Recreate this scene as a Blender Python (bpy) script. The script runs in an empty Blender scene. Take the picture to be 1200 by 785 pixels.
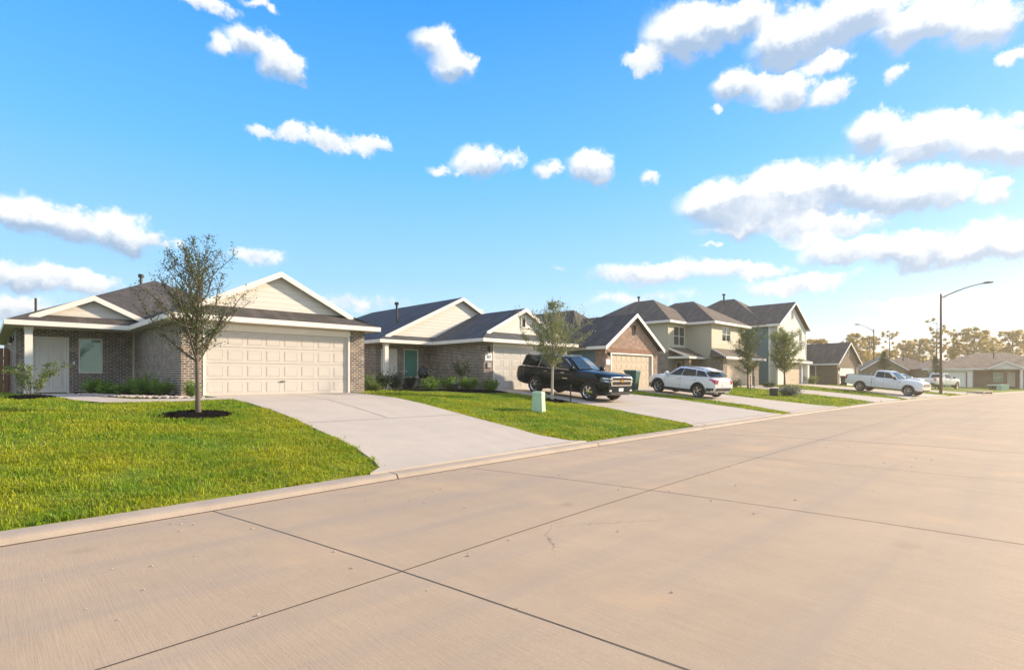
import bpy, bmesh, math, random
import numpy as np
from mathutils import Vector, Matrix
R = math.radians
scene = bpy.context.scene
COL = scene.collection

# ------------------------------------------------------------------ camera
CAM_H, HEAD = 1.70, R(45.4)
cam_d = bpy.data.cameras.new('camera'); cam = bpy.data.objects.new('camera', cam_d); COL.objects.link(cam)
cam.location = (0, 0, CAM_H)
cam.rotation_euler = (R(90), 0, HEAD - R(90))
cam_d.sensor_width = 36; cam_d.lens = 36 * 630 / 1200
cam_d.shift_y = (443 - 392.5) / 1200
cam_d.clip_end = 3000; cam_d.clip_start = .05
scene.camera = cam

# ------------------------------------------------------------------ light
SUN_AZ, SUN_EL = R(-26), R(22)          # heading measured from +X (the street) towards +Y
sun_d = bpy.data.lights.new('sun', 'SUN'); sun = bpy.data.objects.new('sun', sun_d); COL.objects.link(sun)
sun_d.energy = 5.0; sun_d.angle = R(2.0); sun_d.color = (1, .80, .57)
sv = Vector((math.cos(SUN_AZ) * math.cos(SUN_EL), math.sin(SUN_AZ) * math.cos(SUN_EL), math.sin(SUN_EL)))
sun.rotation_euler = (-sv).to_track_quat('-Z', 'Y').to_euler()
vs = scene.view_settings
vs.view_transform = 'Standard'; vs.look = 'None'; vs.gamma = 1.0; vs.exposure = 0.80; vs.use_curve_mapping = False
SKY_STRENGTH = 0.15; HAZE = .0010

def N(nt, typ, ins=None, **props):
    n = nt.nodes.new(typ)
    for k, v in props.items(): setattr(n, k, v)
    for k, v in (ins or {}).items():
        s = n.inputs[k]
        if isinstance(v, bpy.types.NodeSocket): nt.links.new(v, s)
        else: s.default_value = v
    return n
def M_(nt, op, a, b=None, c=None, clamp=False):
    n = nt.nodes.new('ShaderNodeMath'); n.operation = op; n.use_clamp = clamp
    for i, v in enumerate((a, b, c)):
        if v is None: continue
        if isinstance(v, bpy.types.NodeSocket): nt.links.new(v, n.inputs[i])
        else: n.inputs[i].default_value = v
    return n.outputs[0]
def MIX(nt, f, a, b, mode='MIX'):
    n = nt.nodes.new('ShaderNodeMix'); n.data_type = 'RGBA'; n.blend_type = mode; n.clamp_factor = True
    for i, v in ((0, f), (6, a), (7, b)):
        if isinstance(v, bpy.types.NodeSocket): nt.links.new(v, n.inputs[i])
        elif i == 0: n.inputs[i].default_value = v
        else: n.inputs[i].default_value = (*v[:3], 1)
    return n.outputs[2]
def RAMP(nt, f, stops, interp='LINEAR'):
    n = nt.nodes.new('ShaderNodeValToRGB'); cr = n.color_ramp; cr.interpolation = interp
    while len(cr.elements) < len(stops): cr.elements.new(.5)
    for e, (p, c) in zip(cr.elements, stops):
        e.position = p; e.color = (*c[:3], 1) if not isinstance(c, (int, float)) else (c, c, c, 1)
    nt.links.new(f, n.inputs[0]); return n.outputs[0]
def SMOOTH(nt, x, a, b, lo=0.0, hi=1.0):
    n = nt.nodes.new('ShaderNodeMapRange'); n.interpolation_type = 'SMOOTHSTEP'
    nt.links.new(x, n.inputs[0])
    for i, v in ((1, a), (2, b), (3, lo), (4, hi)): n.inputs[i].default_value = v
    return n.outputs[0]

# ------------------------------------------------------------------ sky (world): Nishita air + cumulus placed by compass bearing and height
world = bpy.data.worlds.new('World'); scene.world = world; world.use_nodes = True
wt = world.node_tree; wt.nodes.clear()
wout = wt.nodes.new('ShaderNodeOutputWorld')
sky = N(wt, 'ShaderNodeTexSky', sky_type='NISHITA', sun_disc=False, sun_elevation=SUN_EL,
        sun_rotation=R(90) - SUN_AZ, altitude=0, air_density=1.0, dust_density=0.6, ozone_density=2.5)
tc = N(wt, 'ShaderNodeTexCoord')
sep = N(wt, 'ShaderNodeSeparateXYZ', {0: tc.outputs['Generated']})
az = M_(wt, 'ARCTAN2', sep.outputs[1], sep.outputs[0])
el = M_(wt, 'ARCSINE', sep.outputs[2])
hs = N(wt, 'ShaderNodeHueSaturation', {'Hue': 0.5, 'Saturation': 1.25, 'Value': 1.0, 'Color': sky.outputs[0]})
elr = M_(wt, 'MAXIMUM', el, 0.0)
SKYRAMP = [(0.0, (.70, .82, .88)), (0.09, (.54, .76, .93)), (0.205, (.33, .64, .95)), (0.43, (.13, .50, .94)), (0.72, (.030, .315, .89)), (1.0, (.012, .18, .7))]
grad = RAMP(wt, M_(wt, 'DIVIDE', elr, 0.85), SKYRAMP)
# the sun side of the sky is paler and warmer
dsun = N(wt, 'ShaderNodeVectorMath', {0: tc.outputs['Generated'], 1: tuple(sv)}, operation='DOT_PRODUCT').outputs['Value']
glow = M_(wt, 'POWER', M_(wt, 'MAXIMUM', dsun, 0.0), 9.0)
low = SMOOTH(wt, elr, 0.0, 0.42, 1.0, 0.0)
grad = MIX(wt, M_(wt, 'MULTIPLY', M_(wt, 'MULTIPLY', glow, low), .50), grad, (1.15, .98, .74))
skyc = MIX(wt, 0.16, N(wt, 'ShaderNodeVectorMath', {0: grad, 1: (4.8, 4.8, 4.85)}, operation='MULTIPLY').outputs[0], hs.outputs[0])
# clouds: (px cx, cy, rx, ry, amount)
CL = [(285, 50, 40, 26, 1), (325, 75, 38, 26, 1), (248, 52, 22, 20, .7), (515, 50, 34, 30, 1), (530, 78, 34, 30, 1), (305, 156, 22, 10, .85), (345, 160, 34, 15, .95), (385, 168, 34, 15, .95), (430, 168, 32, 14, 1), (566, 190, 42, 24, 1), (520, 199, 20, 10, .6),
      (692, 197, 38, 24, 1.05), (636, 200, 22, 17, .7), (30, 250, 60, 30, 1), (80, 262, 55, 26, 1), (140, 272, 60, 28, 1.05), (185, 282, 26, 14, .8), (30, 328, 60, 22, 1), (90, 328, 50, 20, 1), (15, 360, 60, 20, .85), (300, 300, 50, 13, .6),
      (755, 68, 36, 20, .95), (800, 35, 62, 44, 1.05), (865, 22, 70, 32, 1.05), (925, 45, 66, 40, 1.1), (1005, 20, 90, 38, 1.1), (1085, 28, 80, 36, 1.1), (1155, 30, 66, 36, 1.05), (1188, 66, 30, 13, .85), (965, 72, 40, 20, .85),
      (868, 97, 44, 26, 1.05), (920, 105, 52, 26, 1.1), (975, 108, 34, 20, .95),
      (1030, 153, 48, 28, 1), (1095, 160, 62, 34, 1.05), (1155, 168, 56, 38, 1.05), (1195, 175, 40, 34, 1), (1060, 186, 70, 14, .8),
      (845, 236, 62, 34, 1.1), (915, 226, 74, 38, 1.15), (995, 216, 76, 36, 1.15), (1062, 224, 74, 32, 1.1), (1122, 228, 44, 22, 1), (900, 256, 110, 24, 1), (965, 264, 90, 18, .9), (1172, 230, 28, 20, .85),
      (990, 291, 74, 22, 1.05), (1075, 294, 88, 26, 1.1), (1160, 286, 74, 30, 1.1), (950, 279, 46, 13, .85),
      (770, 320, 90, 17, 1), (860, 318, 70, 14, .95), (935, 333, 80, 15, .9), (1058, 90, 20, 17, .65), (768, 212, 14, 11, .6), (1110, 352, 150, 14, .45), (420, 354, 70, 12, .45), (240, 4, 46, 15, .85), (300, 0, 30, 8, .6), (845, 128, 14, 11, .6), (660, 308, 14, 5, .5), (750, 350, 80, 10, .45), (830, 290, 12, 4, .5)]
def bearing(px, py):
    u, v = (px - 600) / 630, (443 - py) / 630
    x = math.cos(HEAD) + u * math.sin(HEAD); y = math.sin(HEAD) - u * math.cos(HEAD)
    return math.atan2(y, x), math.atan2(v, math.hypot(x, y))
vec = N(wt, 'ShaderNodeCombineXYZ', {0: az, 1: el, 2: 0.0})
nz1 = N(wt, 'ShaderNodeTexNoise', {'Vector': tc.outputs['Generated'], 'Scale': 9.0, 'Detail': 3.0, 'Roughness': .55})
nz2 = N(wt, 'ShaderNodeTexNoise', {'Vector': tc.outputs['Generated'], 'Scale': 24.0, 'Detail': 9.0, 'Roughness': .66})
off = N(wt, 'ShaderNodeVectorMath', {0: nz1.outputs['Color'], 1: (.5, .5, .5)}, operation='SUBTRACT')
off = N(wt, 'ShaderNodeVectorMath', {0: off.outputs[0], 1: (.075, .045, 0)}, operation='MULTIPLY')
off2 = N(wt, 'ShaderNodeVectorMath', {0: nz2.outputs['Color'], 1: (.5, .5, .5)}, operation='SUBTRACT')
off2 = N(wt, 'ShaderNodeVectorMath', {0: off2.outputs[0], 1: (.070, .05, 0)}, operation='MULTIPLY')
wv = N(wt, 'ShaderNodeVectorMath', {0: vec.outputs[0], 1: off.outputs[0]}, operation='ADD')
wv = N(wt, 'ShaderNodeVectorMath', {0: wv.outputs[0], 1: off2.outputs[0]}, operation='ADD').outputs[0]
msum = None; wsum = None; dsum = None
for (cx, cy, rx, ry, am) in CL:
    a0, e0 = bearing(cx, cy); a1, _ = bearing(cx - rx, cy); a2, _ = bearing(cx + rx, cy); _, e1 = bearing(cx, cy - ry); _, e2 = bearing(cx, cy + ry)
    ra, re = abs(a1 - a2) / 2, abs(e1 - e2) / 2
    wq = wv if msum is None else N(wt, 'ShaderNodeVectorMath', {0: wv, 1: N(wt, 'ShaderNodeCombineXYZ', {2: wsum}).outputs[0]}, operation='ADD').outputs[0]   # one cloud after another
    q = N(wt, 'ShaderNodeVectorMath', {0: wq, 1: (1 / ra, 1 / re, 0), 2: (-a0 / ra, -e0 / re, 0)}, operation='MULTIPLY_ADD').outputs[0]
    ln = N(wt, 'ShaderNodeVectorMath', {0: q}, operation='LENGTH').outputs['Value']
    m = M_(wt, 'MULTIPLY', M_(wt, 'SUBTRACT', 1.0, ln, clamp=True), am)
    dy = N(wt, 'ShaderNodeSeparateXYZ', {0: q}).outputs[1]
    big = min(1.0, (ry / 34.0) ** 2)
    wy = M_(wt, 'MULTIPLY', M_(wt, 'MULTIPLY', dy, m), big)
    msum = m if msum is None else M_(wt, 'MAXIMUM', msum, m)
    dsum = m if dsum is None else M_(wt, 'ADD', dsum, m)
    wsum = wy if wsum is None else M_(wt, 'ADD', wsum, wy)
vert = M_(wt, 'DIVIDE', wsum, M_(wt, 'ADD', dsum, .02))
dens = M_(wt, 'ADD', msum, M_(wt, 'MULTIPLY', M_(wt, 'SUBTRACT', nz2.outputs['Fac'], .5), .95))
alpha = M_(wt, 'ADD', M_(wt, 'MULTIPLY', SMOOTH(wt, dens, .08, .46), .76), M_(wt, 'MULTIPLY', SMOOTH(wt, dens, -.14, .30), .24))
alpha = M_(wt, 'MULTIPLY', alpha, SMOOTH(wt, msum, 0.0, .09))
# unseen cloud added overhead and behind to make the ambient light less blue
fdir = (math.cos(HEAD), math.sin(HEAD), .30)
away = SMOOTH(wt, N(wt, 'ShaderNodeVectorMath', {0: tc.outputs['Generated'], 1: fdir}, operation='DOT_PRODUCT').outputs['Value'], .25, .60, 1.0, 0.0)
nz3 = N(wt, 'ShaderNodeTexNoise', {'Vector': tc.outputs['Generated'], 'Scale': 3.2, 'Detail': 6.0, 'Roughness': .6})
alpha = M_(wt, 'MAXIMUM', alpha, M_(wt, 'MULTIPLY', away, SMOOTH(wt, nz3.outputs['Fac'], .38, .55)))
shade = SMOOTH(wt, M_(wt, 'ADD', vert, M_(wt, 'MULTIPLY', M_(wt, 'SUBTRACT', nz2.outputs['Fac'], .5), .55)), -.36, .16)
cloudc = MIX(wt, shade, (1.55, 2.15, 3.0), (4.6, 4.6, 4.55))
cloudc = MIX(wt, M_(wt, 'MULTIPLY', glow, .35), cloudc, (6.0, 5.6, 5.0))
fin = MIX(wt, M_(wt, 'MULTIPLY', alpha, .96), skyc, cloudc)
# below the horizon: dull ground bounce
fin = MIX(wt, SMOOTH(wt, el, -.02, 0.0), (1.2, 1.1, .8), fin)
bg = N(wt, 'ShaderNodeBackground', {'Color': fin, 'Strength': SKY_STRENGTH})
wt.links.new(bg.outputs[0], wout.inputs[0])

# ------------------------------------------------------------------ object helpers
def tag(o, label=None, cat=None, group=None, kind=None):
    if label: o['label'] = label
    if cat: o['category'] = cat
    if group: o['group'] = group
    if kind: o['kind'] = kind
    return o
def empty(name, loc=(0, 0, 0), rz=0.0, label=None, cat=None, group=None):
    o = bpy.data.objects.new(name, None); COL.objects.link(o); o.empty_display_size = .2
    o.location = loc; o.rotation_euler = (0, 0, rz)
    return tag(o, label, cat, group)
def link_mesh(name, me, mat, parent=None, loc=None):
    o = bpy.data.objects.new(name, me); COL.objects.link(o)
    if mat is not None:
        for m in (mat if isinstance(mat, (list, tuple)) else [mat]): me.materials.append(m)
    if parent is not None: o.parent = parent
    if loc is not None: o.location = loc
    return o
def copy_tree(o, parent=None):
    c = o.copy(); COL.objects.link(c)
    if parent is not None: c.parent = parent
    for ch in list(o.children): copy_tree(ch, c)
    return c

class MB:
    """collects polygons; build() links them as one mesh with metre-scaled UVs"""
    def __init__(s): s.v = []; s.f = []; s.mi = []
    def poly(s, pts, mi=0):
        b = len(s.v); s.v += [tuple(p) for p in pts]; s.f.append(tuple(range(b, b + len(pts)))); s.mi.append(mi); return s
    def hexa(s, p, mi=0):                       # p: 8 corners, bottom ring 0-3 (ccw from above), top ring 4-7
        b = len(s.v); s.v += [tuple(q) for q in p]
        for q in ((3, 2, 1, 0), (4, 5, 6, 7), (0, 1, 5, 4), (1, 2, 6, 5), (2, 3, 7, 6), (3, 0, 4, 7)):
            s.f.append(tuple(b + i for i in q)); s.mi.append(mi)
        return s
    def box(s, x0, x1, y0, y1, z0, z1, mi=0):
        return s.hexa([(x0, y0, z0), (x1, y0, z0), (x1, y1, z0), (x0, y1, z0), (x0, y0, z1), (x1, y0, z1), (x1, y1, z1), (x0, y1, z1)], mi)
    def bar(s, a, b, w, h, up=(0, 0, 1), mi=0):   # rectangular bar between two points
        a, b = Vector(a), Vector(b); d = (b - a).normalized(); sd = d.cross(Vector(up))
        if sd.length < 1e-4: sd = d.cross(Vector((1, 0, 0)))
        sd.normalize(); u = sd.cross(d).normalized(); sd *= w / 2; u *= h / 2
        return s.hexa([a - sd - u, a + sd - u, b + sd - u, b - sd - u, a - sd + u, a + sd + u, b + sd + u, b - sd + u], mi)
    def tube(s, pts, rad, seg=6, cap=True, mi=0):
        pts = [Vector(p) for p in pts]; n = len(pts)
        rad = [rad] * n if isinstance(rad, (int, float)) else rad
        b0 = len(s.v); ref = Vector((0, 0, 1))
        for i, p in enumerate(pts):
            d = (pts[min(i + 1, n - 1)] - pts[max(i - 1, 0)]).normalized()
            x = d.cross(ref)
            if x.length < .05: x = d.cross(Vector((1, 0, 0)))
            x.normalize(); y = d.cross(x)
            for k in range(seg):
                a = 2 * math.pi * k / seg
                s.v.append(tuple(p + (x * math.cos(a) + y * math.sin(a)) * rad[i]))
        for i in range(n - 1):
            for k in range(seg):
                k2 = (k + 1) % seg
                s.f.append((b0 + i * seg + k, b0 + (i + 1) * seg + k, b0 + (i + 1) * seg + k2, b0 + i * seg + k2)); s.mi.append(mi)
        if cap:
            s.f.append(tuple(b0 + k for k in range(seg))); s.mi.append(mi)
            s.f.append(tuple(b0 + (n - 1) * seg + k for k in reversed(range(seg)))); s.mi.append(mi)
        return s
    def lathe(s, prof, c=(0, 0, 0), axis='Z', seg=20, mi=0, cap=True):   # prof: (radius, height) list
        b0 = len(s.v); n = len(prof)
        for (r, h) in prof:
            for k in range(seg):
                a = 2 * math.pi * k / seg; p, q = r * math.cos(a), r * math.sin(a)
                v = {'Z': (p, q, h), 'Y': (p, h, q), 'X': (h, p, q)}[axis]
                s.v.append((c[0] + v[0], c[1] + v[1], c[2] + v[2]))
        for i in range(n - 1):
            for k in range(seg):
                k2 = (k + 1) % seg
                s.f.append((b0 + i * seg + k, b0 + i * seg + k2, b0 + (i + 1) * seg + k2, b0 + (i + 1) * seg + k)); s.mi.append(mi)
        if cap and prof[0][0] > 1e-4: s.f.append(tuple(b0 + k for k in reversed(range(seg)))); s.mi.append(mi)
        if cap and prof[-1][0] > 1e-4: s.f.append(tuple(b0 + (n - 1) * seg + k for k in range(seg))); s.mi.append(mi)
        return s
    def grid(s, P, mi=0):                       # P[i][j] points
        b0 = len(s.v); n, m = len(P), len(P[0])
        for r in P: s.v += [tuple(p) for p in r]
        for i in range(n - 1):
            for j in range(m - 1):
                s.f.append((b0 + i * m + j, b0 + (i + 1) * m + j, b0 + (i + 1) * m + j + 1, b0 + i * m + j + 1)); s.mi.append(mi)
        return s
    def mesh(s, name, smooth=None, merge=False):
        me = bpy.data.meshes.new(name); me.from_pydata(s.v, [], s.f)
        if any(s.mi): me.polygons.foreach_set('material_index', s.mi)
        if merge or smooth is not None:
            bm = bmesh.new(); bm.from_mesh(me); bmesh.ops.remove_doubles(bm, verts=bm.verts, dist=1e-4)
            bmesh.ops.recalc_face_normals(bm, faces=bm.faces); bm.to_mesh(me); bm.free()
        me.update()
        uv = me.uv_layers.new(name='UVMap'); data = np.zeros(len(me.loops) * 2, 'f')
        for p in me.polygons:
            n = p.normal
            if abs(n.z) > .97 or n.length < .1:
                for li in p.loop_indices:
                    c = me.vertices[me.loops[li].vertex_index].co; data[2 * li] = c.x; data[2 * li + 1] = c.y
            else:
                t = Vector((-n.y, n.x, 0)).normalized(); w = n.cross(t)
                for li in p.loop_indices:
                    c = me.vertices[me.loops[li].vertex_index].co; data[2 * li] = c.dot(t); data[2 * li + 1] = c.dot(w)
        uv.data.foreach_set('uv', data)
        if smooth is not None:
            me.polygons.foreach_set('use_smooth', [True] * len(me.polygons))
            if smooth < 179: me.set_sharp_from_angle(angle=R(smooth))
        return me
    def build(s, name, mat, parent=None, smooth=None, merge=False, loc=None):
        return link_mesh(name, s.mesh(name, smooth, merge), mat, parent, loc)

def build_each(mb, name, mat, parent):
    """link every separate solid of a collector as an object of its own"""
    par = list(range(len(mb.v)))
    def fd(i):
        while par[i] != i: par[i] = par[par[i]]; i = par[i]
        return i
    for f in mb.f:
        for i in f[1:]: par[fd(i)] = fd(f[0])
    isl = {}
    for f in mb.f: isl.setdefault(fd(f[0]), []).append(f)
    for fs in isl.values():
        q = MB(); mp = {}
        for f in fs:
            for i in f:
                if i not in mp: mp[i] = len(q.v); q.v.append(mb.v[i])
            q.f.append(tuple(mp[i] for i in f)); q.mi.append(0)
        q.build(name, mat, parent)

def np_mesh(name, V, F4=None, F3=None):
    """fast mesh from arrays: V (n,3), F4 (m,4) quads and/or F3 (k,3) tris"""
    me = bpy.data.meshes.new(name); nv = len(V)
    fl = []; tot = []; 
    if F4 is not None and len(F4): fl.append(np.asarray(F4, 'i').ravel()); tot += [4] * len(F4)
    if F3 is not None and len(F3): fl.append(np.asarray(F3, 'i').ravel()); tot += [3] * len(F3)
    fl = np.concatenate(fl); tot = np.array(tot, 'i'); st = np.concatenate(([0], np.cumsum(tot)[:-1])).astype('i')
    me.vertices.add(nv); me.vertices.foreach_set('co', np.asarray(V, 'f').ravel())
    me.loops.add(len(fl)); me.loops.foreach_set('vertex_index', fl)
    me.polygons.add(len(tot)); me.polygons.foreach_set('loop_start', st)
    try: me.polygons.foreach_set('loop_total', tot)
    except Exception: pass
    me.update(calc_edges=True); me.validate()
    return me

# ------------------------------------------------------------------ materials
def new_mat(name):
    m = bpy.data.materials.new(name); m.use_nodes = True
    nt = m.node_tree; b = nt.nodes['Principled BSDF']; return m, nt, b
def setc(nt, b, key, v):
    if isinstance(v, bpy.types.NodeSocket): nt.links.new(v, b.inputs[key])
    elif key in ('Base Color', 'Emission Color'): b.inputs[key].default_value = (*v[:3], 1)
    else: b.inputs[key].default_value = v
def BUMP(nt, b, h, dist=.01, strength=.6):
    n = N(nt, 'ShaderNodeBump', {'Height': h, 'Distance': dist, 'Strength': strength}); nt.links.new(n.outputs[0], b.inputs['Normal'])
def UVN(nt): return N(nt, 'ShaderNodeUVMap', uv_map='UVMap').outputs[0]
def POS(nt): return N(nt, 'ShaderNodeNewGeometry').outputs['Position']
def NOISE(nt, vec, scale, detail=4.0, rough=.55):
    return N(nt, 'ShaderNodeTexNoise', {'Vector': vec, 'Scale': scale, 'Detail': detail, 'Roughness': rough})

def plain(name, col, rough=.6, metal=0.0, var=.12, scale=3.0, coat=0.0, spec=None):
    m, nt, b = new_mat(name)
    n = NOISE(nt, N(nt, 'ShaderNodeTexCoord').outputs['Object'], scale, 5.0)
    c = MIX(nt, n.outputs['Fac'], tuple(x * (1 - var) for x in col), tuple(min(1, x * (1 + var)) for x in col))
    setc(nt, b, 'Base Color', c); b.inputs['Roughness'].default_value = rough; b.inputs['Metallic'].default_value = metal
    b.inputs['Coat Weight'].default_value = coat
    if spec is not None: b.inputs['Specular IOR Level'].default_value = spec
    if name == 'car_paint_black': b.inputs['Specular Tint'].default_value = (.55, .85, 1, 1); b.inputs['Coat Tint'].default_value = (.8, .95, 1, 1)
    return m
def brick(name, c1, c2, mortar, c3=None):
    m, nt, b = new_mat(name); uv = UVN(nt)
    wob = NOISE(nt, uv, 9.0, 2.0)
    v = N(nt, 'ShaderNodeVectorMath', {0: uv, 1: N(nt, 'ShaderNodeVectorMath', {0: wob.outputs['Color'], 1: (.010, .008, 0)}, operation='MULTIPLY').outputs[0]}, operation='ADD').outputs[0]
    bt = N(nt, 'ShaderNodeTexBrick', {'Vector': v, 'Scale': 1.0, 'Color1': (1, 1, 1, 1), 'Color2': (0, 0, 0, 1), 'Mortar': (.5, .5, .5, 1), 'Mortar Size': .012, 'Mortar Smooth': .2, 'Bias': 0.0, 'Brick Width': .215, 'Row Height': .075})
    bt.offset = .5
    # a second, larger tone per brick
    f = bt.outputs['Color']
    n2 = NOISE(nt, uv, 1.1, 3.0); n3 = NOISE(nt, uv, 60.0, 3.0)
    cc = RAMP(nt, f, [(0.0, c2), (.5, c3 or tuple((a + q) / 2 for a, q in zip(c1, c2))), (1.0, c1)])
    cc = MIX(nt, .35, cc, MIX(nt, n3.outputs['Fac'], tuple(x * .5 for x in c2), tuple(x * 1.35 for x in c1)))
    cc = MIX(nt, M_(nt, 'MULTIPLY', n2.outputs['Fac'], .35), cc, tuple(x * .6 for x in c2))
    n4 = NOISE(nt, uv, 3.4, 3.0); cc = MIX(nt, M_(nt, 'MULTIPLY', SMOOTH(nt, n4.outputs['Fac'], .50, .60), .72), cc, tuple(x * 1.1 for x in c2)); cc = MIX(nt, M_(nt, 'MULTIPLY', SMOOTH(nt, n4.outputs['Fac'], .34, .44, 1.0, 0.0), .5), cc, tuple(.55 * m_ + .45 * x for m_, x in zip(mortar, c1)))
    mo = MIX(nt, n3.outputs['Fac'], tuple(x * .8 for x in mortar), tuple(x * 1.1 for x in mortar))
    col = MIX(nt, bt.outputs['Fac'], cc, mo)
    setc(nt, b, 'Base Color', col); b.inputs['Roughness'].default_value = .9
    BUMP(nt, b, M_(nt, 'SUBTRACT', 1.0, bt.outputs['Fac']), .008, .8); return m
def lap(name, col, pitch=.18, vertical=False):
    m, nt, b = new_mat(name); uv = UVN(nt)
    s = N(nt, 'ShaderNodeSeparateXYZ', {0: uv}); t = s.outputs[0 if vertical else 1]
    fr = M_(nt, 'FRACT', M_(nt, 'DIVIDE', t, pitch))
    n = NOISE(nt, N(nt, 'ShaderNodeVectorMath', {0: uv, 1: (1.0, 9.0, 1.0)}, operation='MULTIPLY').outputs[0], 2.5, 5.0)
    row = N(nt, 'ShaderNodeTexWhiteNoise', {'W': M_(nt, 'FLOOR', M_(nt, 'DIVIDE', t, pitch))}, noise_dimensions='1D')
    c = MIX(nt, n.outputs['Fac'], tuple(x * .88 for x in col), tuple(min(1, x * 1.1) for x in col))
    c = MIX(nt, M_(nt, 'MULTIPLY', row.outputs['Value'], .10), c, tuple(x * .72 for x in col))
    gap = SMOOTH(nt, fr, .0, .07, 1.0, 0.0)
    c = MIX(nt, M_(nt, 'MULTIPLY', gap, .55), c, tuple(x * .3 for x in col))
    setc(nt, b, 'Base Color', c); b.inputs['Roughness'].default_value = .65
    BUMP(nt, b, (SMOOTH(nt, fr, 0, .1) if vertical else M_(nt, 'SUBTRACT', 1.0, fr)), .015, .7); return m
def shingle(name, col, alt):
    m, nt, b = new_mat(name); uv = UVN(nt)
    bt = N(nt, 'ShaderNodeTexBrick', {'Vector': uv, 'Scale': 1.0, 'Color1': (1, 1, 1, 1), 'Color2': (0, 0, 0, 1), 'Mortar': (.0, .0, .0, 1), 'Mortar Size': .006, 'Bias': 0.0, 'Brick Width': .30, 'Row Height': .14})
    n = NOISE(nt, uv, 1.3, 5.0); g = NOISE(nt, uv, 90.0, 2.0)
    sx = N(nt, 'ShaderNodeVectorMath', {0: uv, 1: (.6, .12, 1)}, operation='MULTIPLY').outputs[0]; st = NOISE(nt, sx, 4.0, 4.0)
    c = MIX(nt, bt.outputs['Color'], col, alt)
    c = MIX(nt, g.outputs['Fac'], tuple(x * .6 for x in col), c)
    c = MIX(nt, M_(nt, 'MULTIPLY', SMOOTH(nt, n.outputs['Fac'], .35, .65), .55), c, tuple(x * .5 for x in col))
    c = MIX(nt, M_(nt, 'MULTIPLY', SMOOTH(nt, st.outputs['Fac'], .45, .7), .35), c, tuple(x * 1.3 for x in alt))
    c = MIX(nt, M_(nt, 'MULTIPLY', bt.outputs['Fac'], .7), c, tuple(x * .25 for x in col))
    setc(nt, b, 'Base Color', c); b.inputs['Roughness'].default_value = .88
    BUMP(nt, b, M_(nt, 'SUBTRACT', M_(nt, 'MULTIPLY', g.outputs['Fac'], .3), bt.outputs['Fac']), .012, .7); return m
def concrete(name, col, alt, broom=0.0, stain=.35):
    m, nt, b = new_mat(name); p = POS(nt)
    big = NOISE(nt, p, .22, 5.0, .6); mid = NOISE(nt, p, 1.7, 6.0, .65); fine = NOISE(nt, p, 70.0, 3.0, .7)
    stv = N(nt, 'ShaderNodeVectorMath', {0: p, 1: (.55, .10, 1)}, operation='MULTIPLY').outputs[0]; st = NOISE(nt, stv, 2.2, 5.0, .6)
    brv = N(nt, 'ShaderNodeVectorMath', {0: p, 1: (1.0, .025, 1)}, operation='MULTIPLY').outputs[0]; br = NOISE(nt, brv, 75.0, 3.0, .8)
    c = MIX(nt, SMOOTH(nt, big.outputs['Fac'], .32, .68), col, alt)
    c = MIX(nt, M_(nt, 'MULTIPLY', SMOOTH(nt, mid.outputs['Fac'], .35, .75), stain), c, tuple(x * .74 for x in col))
    c = MIX(nt, M_(nt, 'MULTIPLY', SMOOTH(nt, st.outputs['Fac'], .45, .75), stain), c, tuple(min(1, x * 1.22) for x in alt))
    c = MIX(nt, M_(nt, 'MULTIPLY', SMOOTH(nt, fine.outputs['Fac'], .3, .7), .30), c, tuple(x * .62 for x in col))
    if broom: c = MIX(nt, M_(nt, 'MULTIPLY', SMOOTH(nt, br.outputs['Fac'], .35, .7), .30 * broom), c, tuple(x * .62 for x in col))
    if broom > .5:
        sx = N(nt, 'ShaderNodeSeparateXYZ', {0: p}); cell = N(nt, 'ShaderNodeCombineXYZ', {0: M_(nt, 'FLOOR', M_(nt, 'DIVIDE', M_(nt, 'ADD', sx.outputs[0], 2.4), 4.45)), 1: M_(nt, 'FLOOR', M_(nt, 'DIVIDE', M_(nt, 'SUBTRACT', sx.outputs[1], 3.95), 3.9)), 2: 0.0})
        wn = N(nt, 'ShaderNodeTexWhiteNoise', {'Vector': cell.outputs[0]}, noise_dimensions='3D')
        c = MIX(nt, M_(nt, 'MULTIPLY', wn.outputs['Value'], .30), c, tuple(x * .80 for x in col))
        tv = N(nt, 'ShaderNodeVectorMath', {0: p, 1: (.045, 1.3, 1)}, operation='MULTIPLY').outputs[0]; tr = NOISE(nt, tv, 1.0, 4.0, .6)
        c = MIX(nt, M_(nt, 'MULTIPLY', SMOOTH(nt, tr.outputs['Fac'], .46, .68), .60), c, (.345, .275, .21))
        ov = NOISE(nt, p, .65, 3.0, .5); c = MIX(nt, M_(nt, 'MULTIPLY', SMOOTH(nt, ov.outputs['Fac'], .55, .75), .5), c, (.56, .385, .22))
        cr = N(nt, 'ShaderNodeTexVoronoi', {'Vector': N(nt, 'ShaderNodeVectorMath', {0: p, 1: N(nt, 'ShaderNodeVectorMath', {0: mid.outputs['Color'], 1: (.5, .5, 0)}, operation='MULTIPLY').outputs[0]}, operation='ADD').outputs[0], 'Scale': .21}, feature='DISTANCE_TO_EDGE')
        c = MIX(nt, M_(nt, 'MULTIPLY', SMOOTH(nt, cr.outputs['Distance'], 0.0, .0022, 1.0, 0.0), M_(nt, 'MULTIPLY', SMOOTH(nt, big.outputs['Fac'], .5, .62), .7)), c, (.12, .09, .07))
    s2 = N(nt, 'ShaderNodeTexVoronoi', {'Vector': N(nt, 'ShaderNodeVectorMath', {0: p, 1: N(nt, 'ShaderNodeVectorMath', {0: mid.outputs['Color'], 1: (.35, .35, 0)}, operation='MULTIPLY').outputs[0]}, operation='ADD').outputs[0], 'Scale': .85}); sr = N(nt, 'ShaderNodeSeparateColor', {0: s2.outputs['Color']}).outputs[0]
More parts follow.
